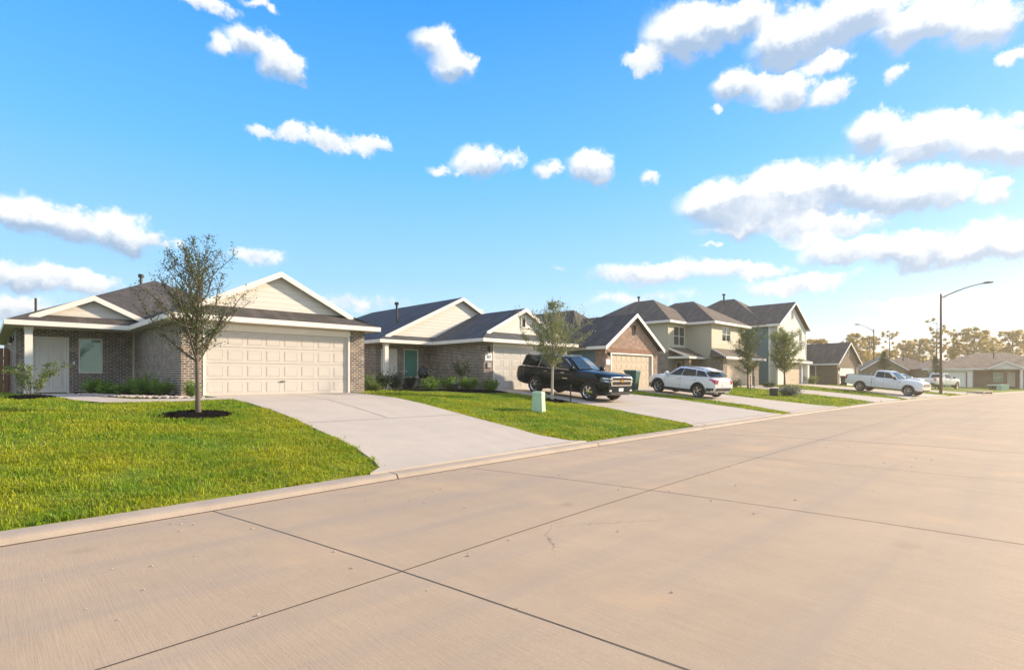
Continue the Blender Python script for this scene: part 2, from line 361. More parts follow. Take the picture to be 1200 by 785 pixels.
    drip = M_(nt, 'MULTIPLY', SMOOTH(nt, s2.outputs['Distance'], .03, .16, 1.0, 0.0), SMOOTH(nt, sr, .72, .78)); c = MIX(nt, M_(nt, 'MULTIPLY', drip, .38), c, tuple(x * .42 for x in col))
    sp = N(nt, 'ShaderNodeTexVoronoi', {'Vector': p, 'Scale': 5.5}); spots = SMOOTH(nt, sp.outputs['Distance'], .0, .035, 1.0, 0.0)
    c = MIX(nt, M_(nt, 'MULTIPLY', spots, M_(nt, 'MULTIPLY', SMOOTH(nt, mid.outputs['Fac'], .5, .6), .7)), c, (.07, .06, .05))
    setc(nt, b, 'Base Color', c); b.inputs['Roughness'].default_value = .82
    h = M_(nt, 'ADD', M_(nt, 'MULTIPLY', fine.outputs['Fac'], .6), M_(nt, 'MULTIPLY', br.outputs['Fac'], broom))
    BUMP(nt, b, h, .004, .55); return m
def leafmat(name, c1, c2, trans=.35, rough=.5):
    m = bpy.data.materials.new(name); m.use_nodes = True; nt = m.node_tree; nt.nodes.clear()
    o = nt.nodes.new('ShaderNodeOutputMaterial'); g = N(nt, 'ShaderNodeNewGeometry'); oi = N(nt, 'ShaderNodeObjectInfo')
    n = NOISE(nt, g.outputs['Position'], 1.6, 3.0)
    f = M_(nt, 'ADD', M_(nt, 'MULTIPLY', g.outputs['Random Per Island'], .65), M_(nt, 'MULTIPLY', n.outputs['Fac'], .45), clamp=True)
    c = MIX(nt, f, c1, c2)
    c = MIX(nt, M_(nt, 'MULTIPLY', oi.outputs['Random'], .25), c, tuple(x * .6 for x in c1))
    p = N(nt, 'ShaderNodeBsdfPrincipled', {'Base Color': c, 'Roughness': rough}); t = N(nt, 'ShaderNodeBsdfTranslucent', {'Color': MIX(nt, .5, c, tuple(min(1, x * 1.7) for x in c2))})
    mx = N(nt, 'ShaderNodeMixShader', {0: trans, 1: p.outputs[0], 2: t.outputs[0]}); nt.links.new(mx.outputs[0], o.inputs[0]); return m
def glassmat(name, col, alpha=.25, rough=.03):
    """window glass: tinted, mirror-like at a slant, partly see-through"""
    m = bpy.data.materials.new(name); m.use_nodes = True; nt = m.node_tree; nt.nodes.clear()
    o = nt.nodes.new('ShaderNodeOutputMaterial')
    p = N(nt, 'ShaderNodeBsdfPrincipled', {'Base Color': (*col, 1), 'Roughness': rough, 'IOR': 1.6})
    t = N(nt, 'ShaderNodeBsdfTransparent', {'Color': (*[min(1, c * 3 + .35) for c in col], 1)})
    gl = N(nt, 'ShaderNodeBsdfGlossy', {'Color': (.9, 1, .98, 1), 'Roughness': rough})
    mx = N(nt, 'ShaderNodeMixShader', {0: alpha, 1: p.outputs[0], 2: t.outputs[0]})
    mx2 = N(nt, 'ShaderNodeMixShader', {0: .06, 1: mx.outputs[0], 2: gl.outputs[0]})
    nt.links.new(mx2.outputs[0], o.inputs[0]); return m

MT = {}
MT['road'] = concrete('road_concrete', (.455, .345, .23), (.51, .38, .25), broom=.9, stain=.30)
MT['curb'] = concrete('curb_concrete', (.39, .325, .26), (.43, .355, .275), broom=.2, stain=.5)
MT['drive'] = concrete('driveway_concrete', (.49, .43, .36), (.53, .465, .385), broom=.35, stain=.3)
MT['joint'] = plain('joint_sealant', (.07, .058, .046), .9)
MT['brick_grey'] = brick('brick_grey', (.34, .225, .16), (.048, .040, .037), (.50, .465, .42), (.15, .115, .095))
MT['brick_red'] = brick('brick_red', (.46, .24, .16), (.10, .055, .045), (.50, .43, .36), (.26, .115, .08))
MT['brick_brown'] = brick('brick_brown', (.26, .19, .13), (.13, .095, .07), (.32, .27, .2), (.2, .145, .1))
MT['lap_cream'] = lap('lap_siding_cream', (.66, .635, .59))
MT['lap_olive'] = lap('lap_siding_olive', (.47, .44, .34))
MT['lap_grey'] = lap('lap_siding_blue_grey', (.40, .42, .40))
MT['lap_teal'] = lap('lap_siding_teal', (.10, .19, .22))
MT['lap_pale'] = lap('batten_siding_pale', (.55, .575, .575), .4, True)
MT['lap_white'] = lap('lap_siding_white', (.7, .7, .68))
MT['shingle_dark'] = shingle('shingle_charcoal', (.075, .066, .062), (.125, .11, .10))
MT['shingle_slate'] = shingle('shingle_slate', (.072, .078, .088), (.115, .122, .135))
MT['shingle_brown'] = shingle('shingle_brown', (.13, .105, .082), (.20, .16, .125))
MT['shingle_tan'] = shingle('shingle_tan', (.30, .22, .155), (.38, .28, .2))
MT['trim'] = plain('trim_cream', (.76, .735, .69), .5, var=.08)
MT['trim_white'] = plain('trim_white', (.80, .78, .73), .45, var=.06)
MT['soffit'] = plain('soffit_board', (.60, .53, .44), .7)
MT['garage'] = plain('garage_door_cream', (.55, .515, .475), .45, var=.05)
MT['garage_tan'] = plain('garage_door_tan', (.50, .415, .31), .45, var=.05)
MT['garage_grey'] = plain('garage_door_pale', (.55, .54, .52), .45, var=.05)
MT['door'] = plain('front_door_paint', (.72, .69, .65), .45, var=.04)
MT['gap'] = plain('dark_gap', (.02, .018, .016), .9)
MT['pane'] = glassmat('window_glass_green', (.09, .30, .24), .10)
MT['pane_dark'] = glassmat('window_glass_dark', (.03, .05, .05), .2)
MT['blind'] = plain('blind_slats', (.62, .70, .66), .6, var=.05)
MT['inside'] = plain('room_dark', (.05, .05, .05), .9)
MT['metal_dark'] = plain('dark_metal', (.05, .045, .042), .45, .6)
MT['bronze'] = plain('lamp_post_bronze', (.11, .065, .045), .5, .4)
MT['chrome'] = plain('chrome', (.75, .75, .76), .12, 1.0, var=.03)
MT['alloy'] = plain('alloy', (.55, .55, .56), .25, .9, var=.05)
MT['alloy_dark'] = plain('alloy_dark', (.16, .16, .17), .3, .8)
MT['rubber'] = plain('tyre_rubber', (.022, .022, .022), .85)
MT['plastic'] = plain('black_plastic', (.028, .028, .030), .6)
MT['paint_black'] = plain('car_paint_black', (.004, .009, .012), .12, var=.03, coat=.22, spec=.25)
MT['paint_white'] = plain('car_paint_white', (.78, .80, .80), .18, var=.02, coat=.8)
MT['car_glass'] = plain('car_glass', (.006, .014, .016), .05, var=.05, coat=.15, spec=.35)
MT['windshield'] = plain('windscreen', (.03, .055, .045), .05, var=.05, coat=1.0)
MT['lens'] = plain('lamp_lens', (.70, .72, .74), .08, .3, coat=1.0)
MT['red_lens'] = plain('tail_lamp_red', (.45, .012, .018), .12, coat=1.0)
MT['gold'] = plain('gold_emblem', (.62, .40, .10), .25, .9)
MT['plate'] = plain('plate_white', (.75, .76, .78), .5)
MT['bin_green'] = plain('bin_green', (.008, .085, .07), .5)
MT['bin_dark'] = plain('bin_dark', (.012, .035, .03), .55)
MT['utility_green'] = plain('utility_green', (.40, .58, .40), .5, var=.08)
MT['utility_grey'] = plain('utility_grey', (.36, .36, .34), .5)
MT['bark'] = plain('bark_grey', (.125, .10, .075), .9, var=.4, scale=14)
MT['bark_pale'] = plain('bark_pale', (.42, .38, .30), .9, var=.3, scale=14)
MT['bark_dark'] = plain('bark_dark', (.10, .075, .055), .9, var=.4, scale=6)
MT['mulch'] = plain('mulch_black', (.010, .008, .007), 1.0, var=.6, scale=40, spec=.05)
MT['stone'] = plain('river_stone', (.44, .37, .33), .8, var=.45, scale=5)
MT['wood_fence'] = plain('fence_wood', (.25, .135, .085), .85, var=.3, scale=7)
MT['terracotta'] = plain('pot_white', (.75, .73, .70), .5)
MT['flower'] = plain('white_petals', (.85, .83, .85), .6)
MT['leaf_oak'] = leafmat('leaf_oak', (.045, .075, .014), (.10, .135, .030), .3)
MT['leaf_olive'] = leafmat('leaf_olive', (.10, .135, .035), (.21, .24, .08), .4)
MT['leaf_bright'] = leafmat('leaf_bright', (.09, .14, .025), (.19, .24, .06), .4)
MT['leaf_shrub'] = leafmat('leaf_shrub', (.06, .15, .012), (.20, .33, .035), .35)
MT['leaf_dark'] = leafmat('leaf_dark', (.022, .048, .016), (.055, .09, .03), .25)
MT['leaf_sage'] = leafmat('leaf_sage', (.10, .12, .085), (.2, .22, .16), .25)
MT['leaf_backlit'] = leafmat('leaf_far', (.22, .165, .045), (.46, .34, .10), .55)  # gold of the backlight put into the leaf colour
MT['leaf_far_dark'] = leafmat('leaf_far_backlit', (.17, .145, .045), (.36, .29, .09), .55)  # same backlit gold in the leaf colour, a little darker

# ------------------------------------------------------------------ the lie of the land
CXP = [-400, -80, -20, 0, 2, 4.6, 7, 10.5, 18, 24, 30, 41, 52, 62.5, 72, 80, 95, 110, 125, 140, 200, 700]
CYP = [6.0, 6.0, 7.1, 7.5, 7.6, 7.8, 7.92, 8.05, 8.2, 8.3, 8.32, 8.2, 7.5, 6.5, 5.55, 4.6, 2.4, -1, -5.5, -11, -38, -260]
def Yc(x): return float(np.interp(x, CXP, CYP))
SA, FA = [0, 1, 2, 4, 6, 7.5, 9.5, 11], [0, .12, .27, .51, .75, .89, .97, 1]
SB, FB = [0, 2, 4, 6, 8, 10, 11.3], [0, .2, .39, .58, .75, .9, 1]
ROAD_W = 8.6
def terr(x, y):
    s = y - Yc(x) - .32
    if s < 0: return .088
    hp = float(np.interp(x, [35, 45, 62, 70, 85], [1.12, 1.05, 1.05, .85, .5]))
    b = float(np.interp(x, [10, 16], [0, 1]))
    f = (1 - b) * float(np.interp(s, SA, FA)) + b * float(np.interp(s, SB, FB))
    return .088 + (hp - .088) * f
def road_z(s):                                     # s measured from the gutter; slight crown
    t = (-s) / ROAD_W
    return .055 * max(0, 1 - (2 * t - 1) ** 2)

def lawn_material():
    m, nt, b = new_mat('lawn_turf'); p = POS(nt)
    n1 = NOISE(nt, p, .55, 5.0, .6); n2 = NOISE(nt, p, 5.0, 5.0, .65); n3 = NOISE(nt, p, 38.0, 4.0, .7)
    c = MIX(nt, SMOOTH(nt, n1.outputs['Fac'], .35, .65), (.16, .26, .006), (.33, .35, .008))
    c = MIX(nt, M_(nt, 'MULTIPLY', SMOOTH(nt, n2.outputs['Fac'], .45, .75), .5), c, (.085, .15, .010))
    c = MIX(nt, M_(nt, 'MULTIPLY', SMOOTH(nt, n3.outputs['Fac'], .40, .62), .85), c, (.04, .065, .008))
    bare = M_(nt, 'MULTIPLY', SMOOTH(nt, n2.outputs['Fac'], .54, .66), SMOOTH(nt, n1.outputs['Fac'], .45, .6))
    c = MIX(nt, M_(nt, 'MULTIPLY', bare, .7), c, (.16, .11, .06))
    setc(nt, b, 'Base Color', c); b.inputs['Roughness'].default_value = .9; b.inputs['Specular IOR Level'].default_value = .2
    BUMP(nt, b, n3.outputs['Fac'], .03, .9); return m
MT['lawn'] = lawn_material()

XS = [-600, -300, -120, -60, -30] + [round(-20 + .8 * i, 2) for i in range(101)] + [63, 67, 71, 75, 80, 86, 92, 100, 110, 120, 130, 145, 165, 200, 260, 350, 600]
SS_FAR = [.32, .5, .7, 1.1, 1.6, 2.2, 2.9, 3.6, 4.4, 5.2, 6, 6.8, 7.6, 8.5, 9.5, 10.5, 11.5, 13, 16, 20, 26, 36, 50, 80, 130, 220, 360, 600]
SS_NEAR = [-600, -300, -140, -60, -30, -16, -12, -9.2, -8.5, -(ROAD_W + .32)]
def sheet(S, zf):
    mb = MB(); mb.grid([[(x, Yc(x) + s, zf(x, s)) for s in S] for x in XS]); return mb
gs = sheet(SS_NEAR + [-(ROAD_W + .30), -ROAD_W * .5, .30] + SS_FAR, lambda x, s: -.12 if -(ROAD_W + .31) < s < .31 else (terr(x, Yc(x) + s) if s > 0 else .088))
tag(gs.build('ground', MT['lawn'], smooth=180), kind='structure')
rs = sheet([-ROAD_W - .02] + [-ROAD_W * (1 - i / 8) for i in range(9)][1:-1] + [.02], lambda x, s: road_z(max(-ROAD_W, min(0, s))))
tag(rs.build('road', MT['road'], smooth=180), kind='structure')

# kerbs: a rolled concrete edge in 6 m pours
prof = [(-.03, -.02), (-.012, .0), (.010, .030), (.026, .062), (.055, .076), (.16, .082), (.31, .088), (.33, .03)]
def kerb(side, name):
    mb = MB(); x = -63.98
    while x < 150:
        L = 6.0 if -20 < x < 80 else 15.0
        x1 = x + L - .03
        pts = []
        n = 8
        for i in range(n + 1):
            xx = x + (x1 - x) * i / n
            yy = Yc(xx); slope = (Yc(xx + .4) - Yc(xx - .4)) / .8; q = math.hypot(1, slope)
            row = []
            for (o, z) in prof:
                o2 = o if side > 0 else -ROAD_W - o
                row.append((xx - slope / q * o2, yy + o2 / q, z))
            pts.append(row)
        mb.grid(pts); mb.poly(pts[0]); mb.poly(list(reversed(pts[-1]))); x += L
    return tag(mb.build(name, MT['curb'], smooth=35, merge=False), kind='structure')
kerb(1, 'kerb'); kerb(-1, 'far_kerb')

# slab joints: longitudinal centre line and cross joints
jm = MB()
def jstrip(p, q, w):
    p, q = Vector(p), Vector(q); d = (q - p); d.z = 0; d.normalize(); n = Vector((-d.y, d.x, 0)) * w / 2
    jm.poly([p - n, q - n, q + n, p + n])
cj = [(x, Yc(x) - 3.72 if x < 30 else Yc(x) - 3.75) for x in np.arange(-20, 120, 1.5)]
for (a, b_) in zip(cj[:-1], cj[1:]):
    jstrip((a[0], a[1], road_z(-3.74) + .003), (b_[0], b_[1], road_z(-3.74) + .003), .011)
for xj in (-10, -4, 2.1, 6.55, 11.0, 15.6, 21.5, 27.5, 34, 40, 48, 56, 66):
    dx = 1.05 if xj < 20 else 1.6
    for k in range(10):
        s0, s1 = -ROAD_W * k / 10, -ROAD_W * (k + 1) / 10
        xa, xb = xj + dx * k / 10, xj + dx * (k + 1) / 10
        jstrip((xa, Yc(xa) + s0, road_z(s0) + .003), (xb, Yc(xb) + s1, road_z(s1) + .003), .011 if xj < 12 else .024)
tag(jm.build('road_joint', MT['joint']), kind='structure')
# dark seam where the kerb meets the slab and the driveways
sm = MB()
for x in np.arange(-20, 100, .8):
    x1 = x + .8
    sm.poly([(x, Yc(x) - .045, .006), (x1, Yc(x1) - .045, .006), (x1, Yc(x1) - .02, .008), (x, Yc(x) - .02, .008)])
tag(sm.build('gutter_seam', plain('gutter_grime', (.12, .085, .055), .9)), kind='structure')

# driveways: (left edge, right edge) as (x, y) pairs from kerb to garage
def edge(pts, n=26):
    P = np.array(pts, float); d = np.concatenate(([0], np.cumsum(np.hypot(*np.diff(P, axis=0).T)))); t = np.linspace(0, d[-1], n)
    return np.stack([np.interp(t, d, P[:, 0]), np.interp(t, d, P[:, 1])], 1)
DRIVES = [
    ([(4.62, 8.06), (4.95, 8.3), (5.12, 8.8), (5.25, 9.6), (5.28, 11), (5.35, 13), (5.2, 16), (5.0, 19.28)], [(10.9, 8.37), (10.5, 8.6), (10.2, 9.4), (10.1, 11), (10.1, 15), (10.14, 19.28)]),
    ([(16.9, 8.50), (17.2, 8.9), (17.35, 9.6), (17.4, 10.6), (17.6, 12), (17.9, 16), (18.0, 19.68)], [(25.3, 8.62), (25.1, 9.2), (25.3, 11), (25.4, 13.8), (24.8, 16.5), (23.2, 19.68)]),
    ([(26.6, 8.63), (26.9, 9.4), (27.2, 10.5), (27.5, 13.5), (27.5, 16), (27.4, 19.28)], [(34.0, 8.60), (33.2, 9.3), (32.9, 10.5), (32.6, 13), (32.5, 16), (32.5, 19.28)]),
    ([(42.0, 8.46), (42.7, 9.4), (43.0, 10.7), (43.2, 13), (44.0, 16.5), (44.5, 19.58)], [(48.6, 8.1), (48.5, 9.2), (48.8, 11.2), (49.0, 15), (50.5, 19.58)]),
    ([(50.2, 8.0), (51.6, 9.0), (53.5, 10.5), (55.1, 12.6), (56.2, 16.5), (57.3, 19.28)], [(63.0, 6.92), (62.2, 8), (62.2, 10), (62.2, 15), (62.2, 19.28)]),
    ([(66.8, 6.55), (67.6, 8), (68.8, 11), (70.2, 17.3)], [(74.2, 5.8), (74.0, 8), (74.4, 11), (74.6, 16.6)]),
]
for L, Rr in DRIVES:
    a, b_ = edge(L), edge(Rr); mb = MB(); n = 9; rows = []
    for p, q in zip(a, b_):
        rows.append([(*(p + (q - p) * k / n), terr(*(p + (q - p) * k / n)) + .028) for k in range(n + 1)])
    mb.grid(rows)
    # drop the slab edges into the soil
    for side in (0, -1):
        mb.grid([[(r[side][0], r[side][1], r[side][2]), (r[side][0], r[side][1], r[side][2] - .12)] for r in rows])
    mb.grid([[rows[0][k], (rows[0][k][0], rows[0][k][1] - .0, rows[0][k][2] - .12)] for k in range(n + 1)])
    tag(mb.build('driveway', MT['drive'], smooth=40, merge=True), kind='structure')
# joints cut across the nearest driveway slabs
dj = MB()
def dstrip(p, q, w=.02, n=12):
    p, q = Vector(p), Vector(q); d = (q - p).normalized(); nn = Vector((-d.y, d.x)) * w / 2
    rows = []
    for i in range(n + 1):
        c = p + (q - p) * i / n; rows.append([(c.x - nn.x, c.y - nn.y, terr(c.x - nn.x, c.y - nn.y) + .031), (c.x + nn.x, c.y + nn.y, terr(c.x + nn.x, c.y + nn.y) + .031)])
    dj.grid(rows)
dstrip((5.4, 12.3), (10.05, 12.3)); dstrip((7.6, 12.4), (7.6, 19.1), .022, 16); dstrip((5.25, 16), (10.05, 16), .014)
dstrip((4.85, 8.22), (10.7, 8.46), .03, 20); dstrip((17.2, 8.72), (25.2, 8.82), .03, 20); dstrip((27, 8.85), (33.6, 8.82), .03, 16)
dstrip((17.7, 12.8), (25.2, 12.8)); dstrip((27.5, 13), (32.5, 13), .025)
tag(dj.build('driveway_joint', plain('saw_cut', (.20, .165, .13), .9)), kind='structure')
# path from the first driveway to the porch of the first house
wk = MB()
wp = edge([(5.25, 17.75), (3.6, 17.6), (2.9, 17.9), (2.5, 19.5), (2.35, 22), (2.35, 25.1)], 22); wq = edge([(5.3, 16.75), (3.4, 16.55), (2.3, 16.6), (1.75, 17.6), (1.55, 20), (1.35, 25.1)], 22)
wk.grid([[(p[0], p[1], terr(*p) + .03), (q[0], q[1], terr(*q) + .03)] for p, q in zip(wp, wq)])
tag(wk.build('path', MT['drive']), kind='structure')

# ------------------------------------------------------------------ house kit (local axes: x along the front, -y towards the street, z = 0 the floor)
class Frame:
    """wall-local axes: u along the wall, v up, w outwards"""
    def __init__(s, p0, p1):
        s.p = Vector((p0[0], p0[1], 0)); d = Vector((p1[0] - p0[0], p1[1] - p0[1], 0)); s.L = d.length; s.d = d.normalized(); s.n = Vector((s.d.y, -s.d.x, 0))
    def __call__(s, u, v, w=0): q = s.p + s.d * u + s.n * w; return (q.x, q.y, v)
    def box(s, mb, u0, u1, v0, v1, w0, w1, mi=0):
        mb.hexa([s(u0, v0, w1), s(u1, v0, w1), s(u1, v0, w0), s(u0, v0, w0), s(u0, v1, w1), s(u1, v1, w1), s(u1, v1, w0), s(u0, v1, w0)], mi)
def wall(mb, fr, z0, z1, holes=(), depth=.10, u0=0.0, u1=None):
    u1 = fr.L if u1 is None else u1
    us = sorted({u0, u1, *[h[0] for h in holes], *[h[1] for h in holes]}); zs = sorted({z0, z1, *[h[2] for h in holes], *[h[3] for h in holes]})
    for a, b_ in zip(us[:-1], us[1:]):
        for c, e in zip(zs[:-1], zs[1:]):
            mu, mz = (a + b_) / 2, (c + e) / 2
            if any(h[0] < mu < h[1] and h[2] < mz < h[3] for h in holes): continue
            mb.poly([fr(a, c), fr(b_, c), fr(b_, e), fr(a, e)])
    for (a, b_, c, e) in holes:
        mb.poly([fr(a, c), fr(a, c, -depth), fr(b_, c, -depth), fr(b_, c)]); mb.poly([fr(a, e, -depth), fr(a, e), fr(b_, e), fr(b_, e, -depth)])
        mb.poly([fr(a, c, -depth), fr(a, c), fr(a, e), fr(a, e, -depth)]); mb.poly([fr(b_, c), fr(b_, c, -depth), fr(b_, e, -depth), fr(b_, e)])
def window(parent, fr, u0, u1, v0, v1, rail=True, mull=False, blind='full', pane='pane', frame='trim', w=-.05, bar=.055, label=None):
    f = MB()
    fr.box(f, u0, u0 + bar, v0, v1, w - .04, w + .035); fr.box(f, u1 - bar, u1, v0, v1, w - .04, w + .035)
    fr.box(f, u0 + bar, u1 - bar, v0, v0 + bar, w - .04, w + .045); fr.box(f, u0 + bar, u1 - bar, v1 - bar, v1, w - .04, w + .035)
    vm = (v0 + v1) / 2
    if rail: fr.box(f, u0 + bar, u1 - bar, vm - .02, vm + .02, w - .035, w + .03)
    if mull: fr.box(f, (u0 + u1) / 2 - .035, (u0 + u1) / 2 + .035, v0 + bar, v1 - bar, w - .036, w + .033)
    o = f.build('window', MT[frame], parent)
    if label: o['label'] = label
    p = MB(); p.poly([fr(u0 + bar, v0 + bar, w), fr(u1 - bar, v0 + bar, w), fr(u1 - bar, v1 - bar, w), fr(u0 + bar, v1 - bar, w)]); p.build('pane', MT[pane], o)
    if blind:
        bl = MB(); lo = v0 + bar if blind == 'full' else vm
        k = int((v1 - bar - lo) / .05)
        for i in range(k):
            z = lo + (i + .5) * .05; bl.poly([fr(u0 + bar, z - .018, w - .055), fr(u1 - bar, z - .018, w - .055), fr(u1 - bar, z + .026, w - .03), fr(u0 + bar, z + .026, w - .03)])
        bl.build('blind', MT['blind'], o)
    d = MB(); d.poly([fr(u0, v0, w - .12), fr(u1, v0, w - .12), fr(u1, v1, w - .12), fr(u0, v1, w - .12)]); d.build('backing', MT['inside'], o)
    return o
def garage_door(parent, fr, u0, u1, h, mat, w=-.12, cols=8, rows=4, panels=True):
    f = MB(); rh = h / rows; cw = (u1 - u0) / cols
    fr.box(f, u0, u1, 0, h, w - .05, w - .012)
    for r in range(rows):
        z0, z1 = r * rh + .006, (r + 1) * rh - .006
        fr.box(f, u0 + .002, u1 - .002, z0, z1, w - .011, w + .012)
        if panels:
            for c in range(cols):
                a, b_ = u0 + c * cw + cw * .13, u0 + (c + 1) * cw - cw * .13; lo, hi = z0 + rh * .17, z1 - rh * .17; e = .03
                A = [fr(a, lo, w + .0125), fr(b_, lo, w + .0125), fr(b_, hi, w + .0125), fr(a, hi, w + .0125)]
                # raised panel with a groove round it
                fr.box(f, a, b_, lo, lo + .012, w + .0121, w + .020); fr.box(f, a, b_, hi - .012, hi, w + .0121, w + .020)
                fr.box(f, a, a + .012, lo + .012, hi - .012, w + .0121, w + .020); fr.box(f, b_ - .012, b_, lo + .012, hi - .012, w + .0121, w + .020)
                f.poly([fr(a + e, lo + e, w + .0165), fr(b_ - e, lo + e, w + .0165), fr(b_ - e, hi - e, w + .0165), fr(a + e, hi - e, w + .0165)])
                for (p1, p2, q1, q2) in (((a + .012, lo + .012), (b_ - .012, lo + .012), (b_ - e, lo + e), (a + e, lo + e)), ((b_ - .012, lo + .012), (b_ - .012, hi - .012), (b_ - e, hi - e), (b_ - e, lo + e)),
                                         ((b_ - .012, hi - .012), (a + .012, hi - .012), (a + e, hi - e), (b_ - e, hi - e)), ((a + .012, hi - .012), (a + .012, lo + .012), (a + e, lo + e), (a + e, hi - e))):
                    f.poly([fr(*p1, w + .013), fr(*p2, w + .013), fr(*q1, w + .0165), fr(*q2, w + .0165)])
    o = f.build('garage_door', MT[mat], parent)
    hd = MB(); um = (u0 + u1) / 2; fr.box(hd, um - .09, um + .09, rh * 1.0 - .10, rh * 1.0 - .07, w + .03, w + .055); hd.build('handle', MT['metal_dark'], o)
    return o
def front_door(parent, fr, u0, u1, h, mat='door', w=-.06):
    f = MB(); t = .07
    fr.box(f, u0, u0 + t, 0, h, w - .03, w + .05); fr.box(f, u1 - t, u1, 0, h, w - .03, w + .05); fr.box(f, u0 + t, u1 - t, h - t, h, w - .03, w + .048)
    d = MB(); a, b_ = u0 + t + .004, u1 - t - .004; W = b_ - a
    fr.box(d, a, b_, .02, h - t - .004, w - .02, w + .01)
    for (lo, hi) in ((.2, .72), (.82, 1.5), (1.6, h - t - .17)):
        for c in (0, 1):
            x0 = a + W * (.13 + .42 * c); x1 = x0 + W * .32
            fr.box(d, x0, x1, lo, lo + .02, w + .0101, w + .030); fr.box(d, x0, x1, hi - .02, hi, w + .0101, w + .030)
            fr.box(d, x0, x0 + .02, lo + .02, hi - .02, w + .0101, w + .030); fr.box(d, x1 - .02, x1, lo + .02, hi - .02, w + .0101, w + .030)
            fr.box(d, x0 + .045, x1 - .045, lo + .045, hi - .045, w + .0101, w + .028)
    o = d.build('front_door', MT[mat], parent)
    f.build('frame', MT['trim'], o)
    k = MB(); c = fr(b_ - .07, 1.0, w + .04); n = Vector(fr.n)
    k.tube([fr(b_ - .07, 1.0, w + .01), fr(b_ - .07, 1.0, w + .06)], .012, 6); k.tube([fr(b_ - .07, 1.0, w + .055), fr(b_ - .17, 1.0, w + .055)], .011, 6); k.tube([fr(b_ - .07, 1.14, w + .01), fr(b_ - .07, 1.14, w + .03)], .03, 8)
    build_each(k, 'handle', MT['metal_dark'], o)
    return o
def plane_slab(mb, pts, t=.05):
    """a roof plane with thickness (pts counter-clockwise seen from above)"""
    lo = [(p[0], p[1], p[2] - t) for p in pts]; mb.poly(pts); mb.poly(list(reversed(lo)))
    n = len(pts)
    for i in range(n): j = (i + 1) % n; mb.poly([pts[i], lo[i], lo[j], pts[j]])
def hip(mb, x0, x1, y0, y1, ze, m, front='hip', back='hip', d=None, ov=.2):
    """ridge along y.  front: 'hip', 'gable' or 'dutch' (hip up to depth d, then a gable)"""
    h = (x1 - x0) / 2; xm = (x0 + x1) / 2; zr = ze + m * h
    fy = y0 + (h if front == 'hip' else 0); by = y1 - (h if back == 'hip' else 0)
    if front == 'dutch':
        zd = ze + m * d; yg = y0 + d - ov
        L = [(x0, y0, ze), (x0 + d, yg, zd), (xm, yg, zr), (xm, by, zr), (x0, y1, ze)]
        Rr = [(x1, y1, ze), (xm, by, zr), (xm, yg, zr), (x1 - d, yg, zd), (x1, y0, ze)]
        plane_slab(mb, [(x0, y0, ze), (x1, y0, ze), (x1 - d, y0 + d, zd), (x0 + d, y0 + d, zd)])
    else:
        L = [(x0, y0, ze), (xm, fy, zr), (xm, by, zr), (x0, y1, ze)]; Rr = [(x1, y1, ze), (xm, by, zr), (xm, fy, zr), (x1, y0, ze)]
        if front == 'hip': plane_slab(mb, [(x0, y0, ze), (x1, y0, ze), (xm, fy, zr)])
    plane_slab(mb, L); plane_slab(mb, Rr)
    if back == 'hip': plane_slab(mb, [(x1, y1, ze), (x0, y1, ze), (xm, by, zr)])
    return zr
def fascia(mb, a, b_, z, h=.17, t=.03):
    """board hanging under an eave edge from a to b (outward = right of a->b)"""
    f = Frame(a, b_); f.box(mb, -.0, f.L, z - h, z - .004, .0, t)
def rake(mb, a, b_, h=.2, t=.04):
    """sloping barge board between two 3-D points in a plane of constant y, facing -y"""
    a, b_ = Vector(a), Vector(b_)
    mb.hexa([(a.x, a.y - t, a.z - h), (b_.x, b_.y - t, b_.z - h), (b_.x, b_.y, b_.z - h), (a.x, a.y, a.z - h), (a.x, a.y - t, a.z - .003), (b_.x, b_.y - t, b_.z - .003), (b_.x, b_.y, b_.z - .003), (a.x, a.y, a.z - .003)])
def vent(parent, x, y, z0, h=.5, r=.045, cap=True):
    m = MB(); m.tube([(x, y, z0 - .5), (x, y, z0 + h)], r, 8)
    if cap: m.lathe([(r * 2, 0), (r * 2.1, .1), (r * 1.2, .15)], (x, y, z0 + h - .02), seg=8)
    return m.build('vent_pipe', MT['metal_dark'], parent)
def gable_vent(parent, x, y, z, w=.3, h=.55, frame='trim'):
    fr = Frame((x - w / 2, y), (x + w / 2, y)); m = MB()
    fr.box(m, 0, .05, z, z + h, .0, .05); fr.box(m, w - .05, w, z, z + h, 0, .05); fr.box(m, .05, w - .05, z, z + .05, 0, .05); fr.box(m, .05, w - .05, z + h - .05, z + h, 0, .05)
    o = m.build('gable_vent', MT[frame], parent)
    s = MB(); fr.box(s, .05, w - .05, z + .05, z + h - .05, .002, .008); s.build('louvre', MT['gap'], o)
    return o
def wall_lamp(parent, fr, u, v):
    m = MB(); fr.box(m, u - .05, u + .05, v, v + .22, .0, .03); c = fr(u, v, .10); m.lathe([(.06, -.1), (.07, 0.08), (.02, .16)], c, seg=8); o = m.build('wall_lamp', MT['metal_dark'], parent)
    g = MB(); g.lathe([(.045, -.16), (.055, -.105)], c, seg=8); g.build('lamp_glass', MT['plate'], o); return o
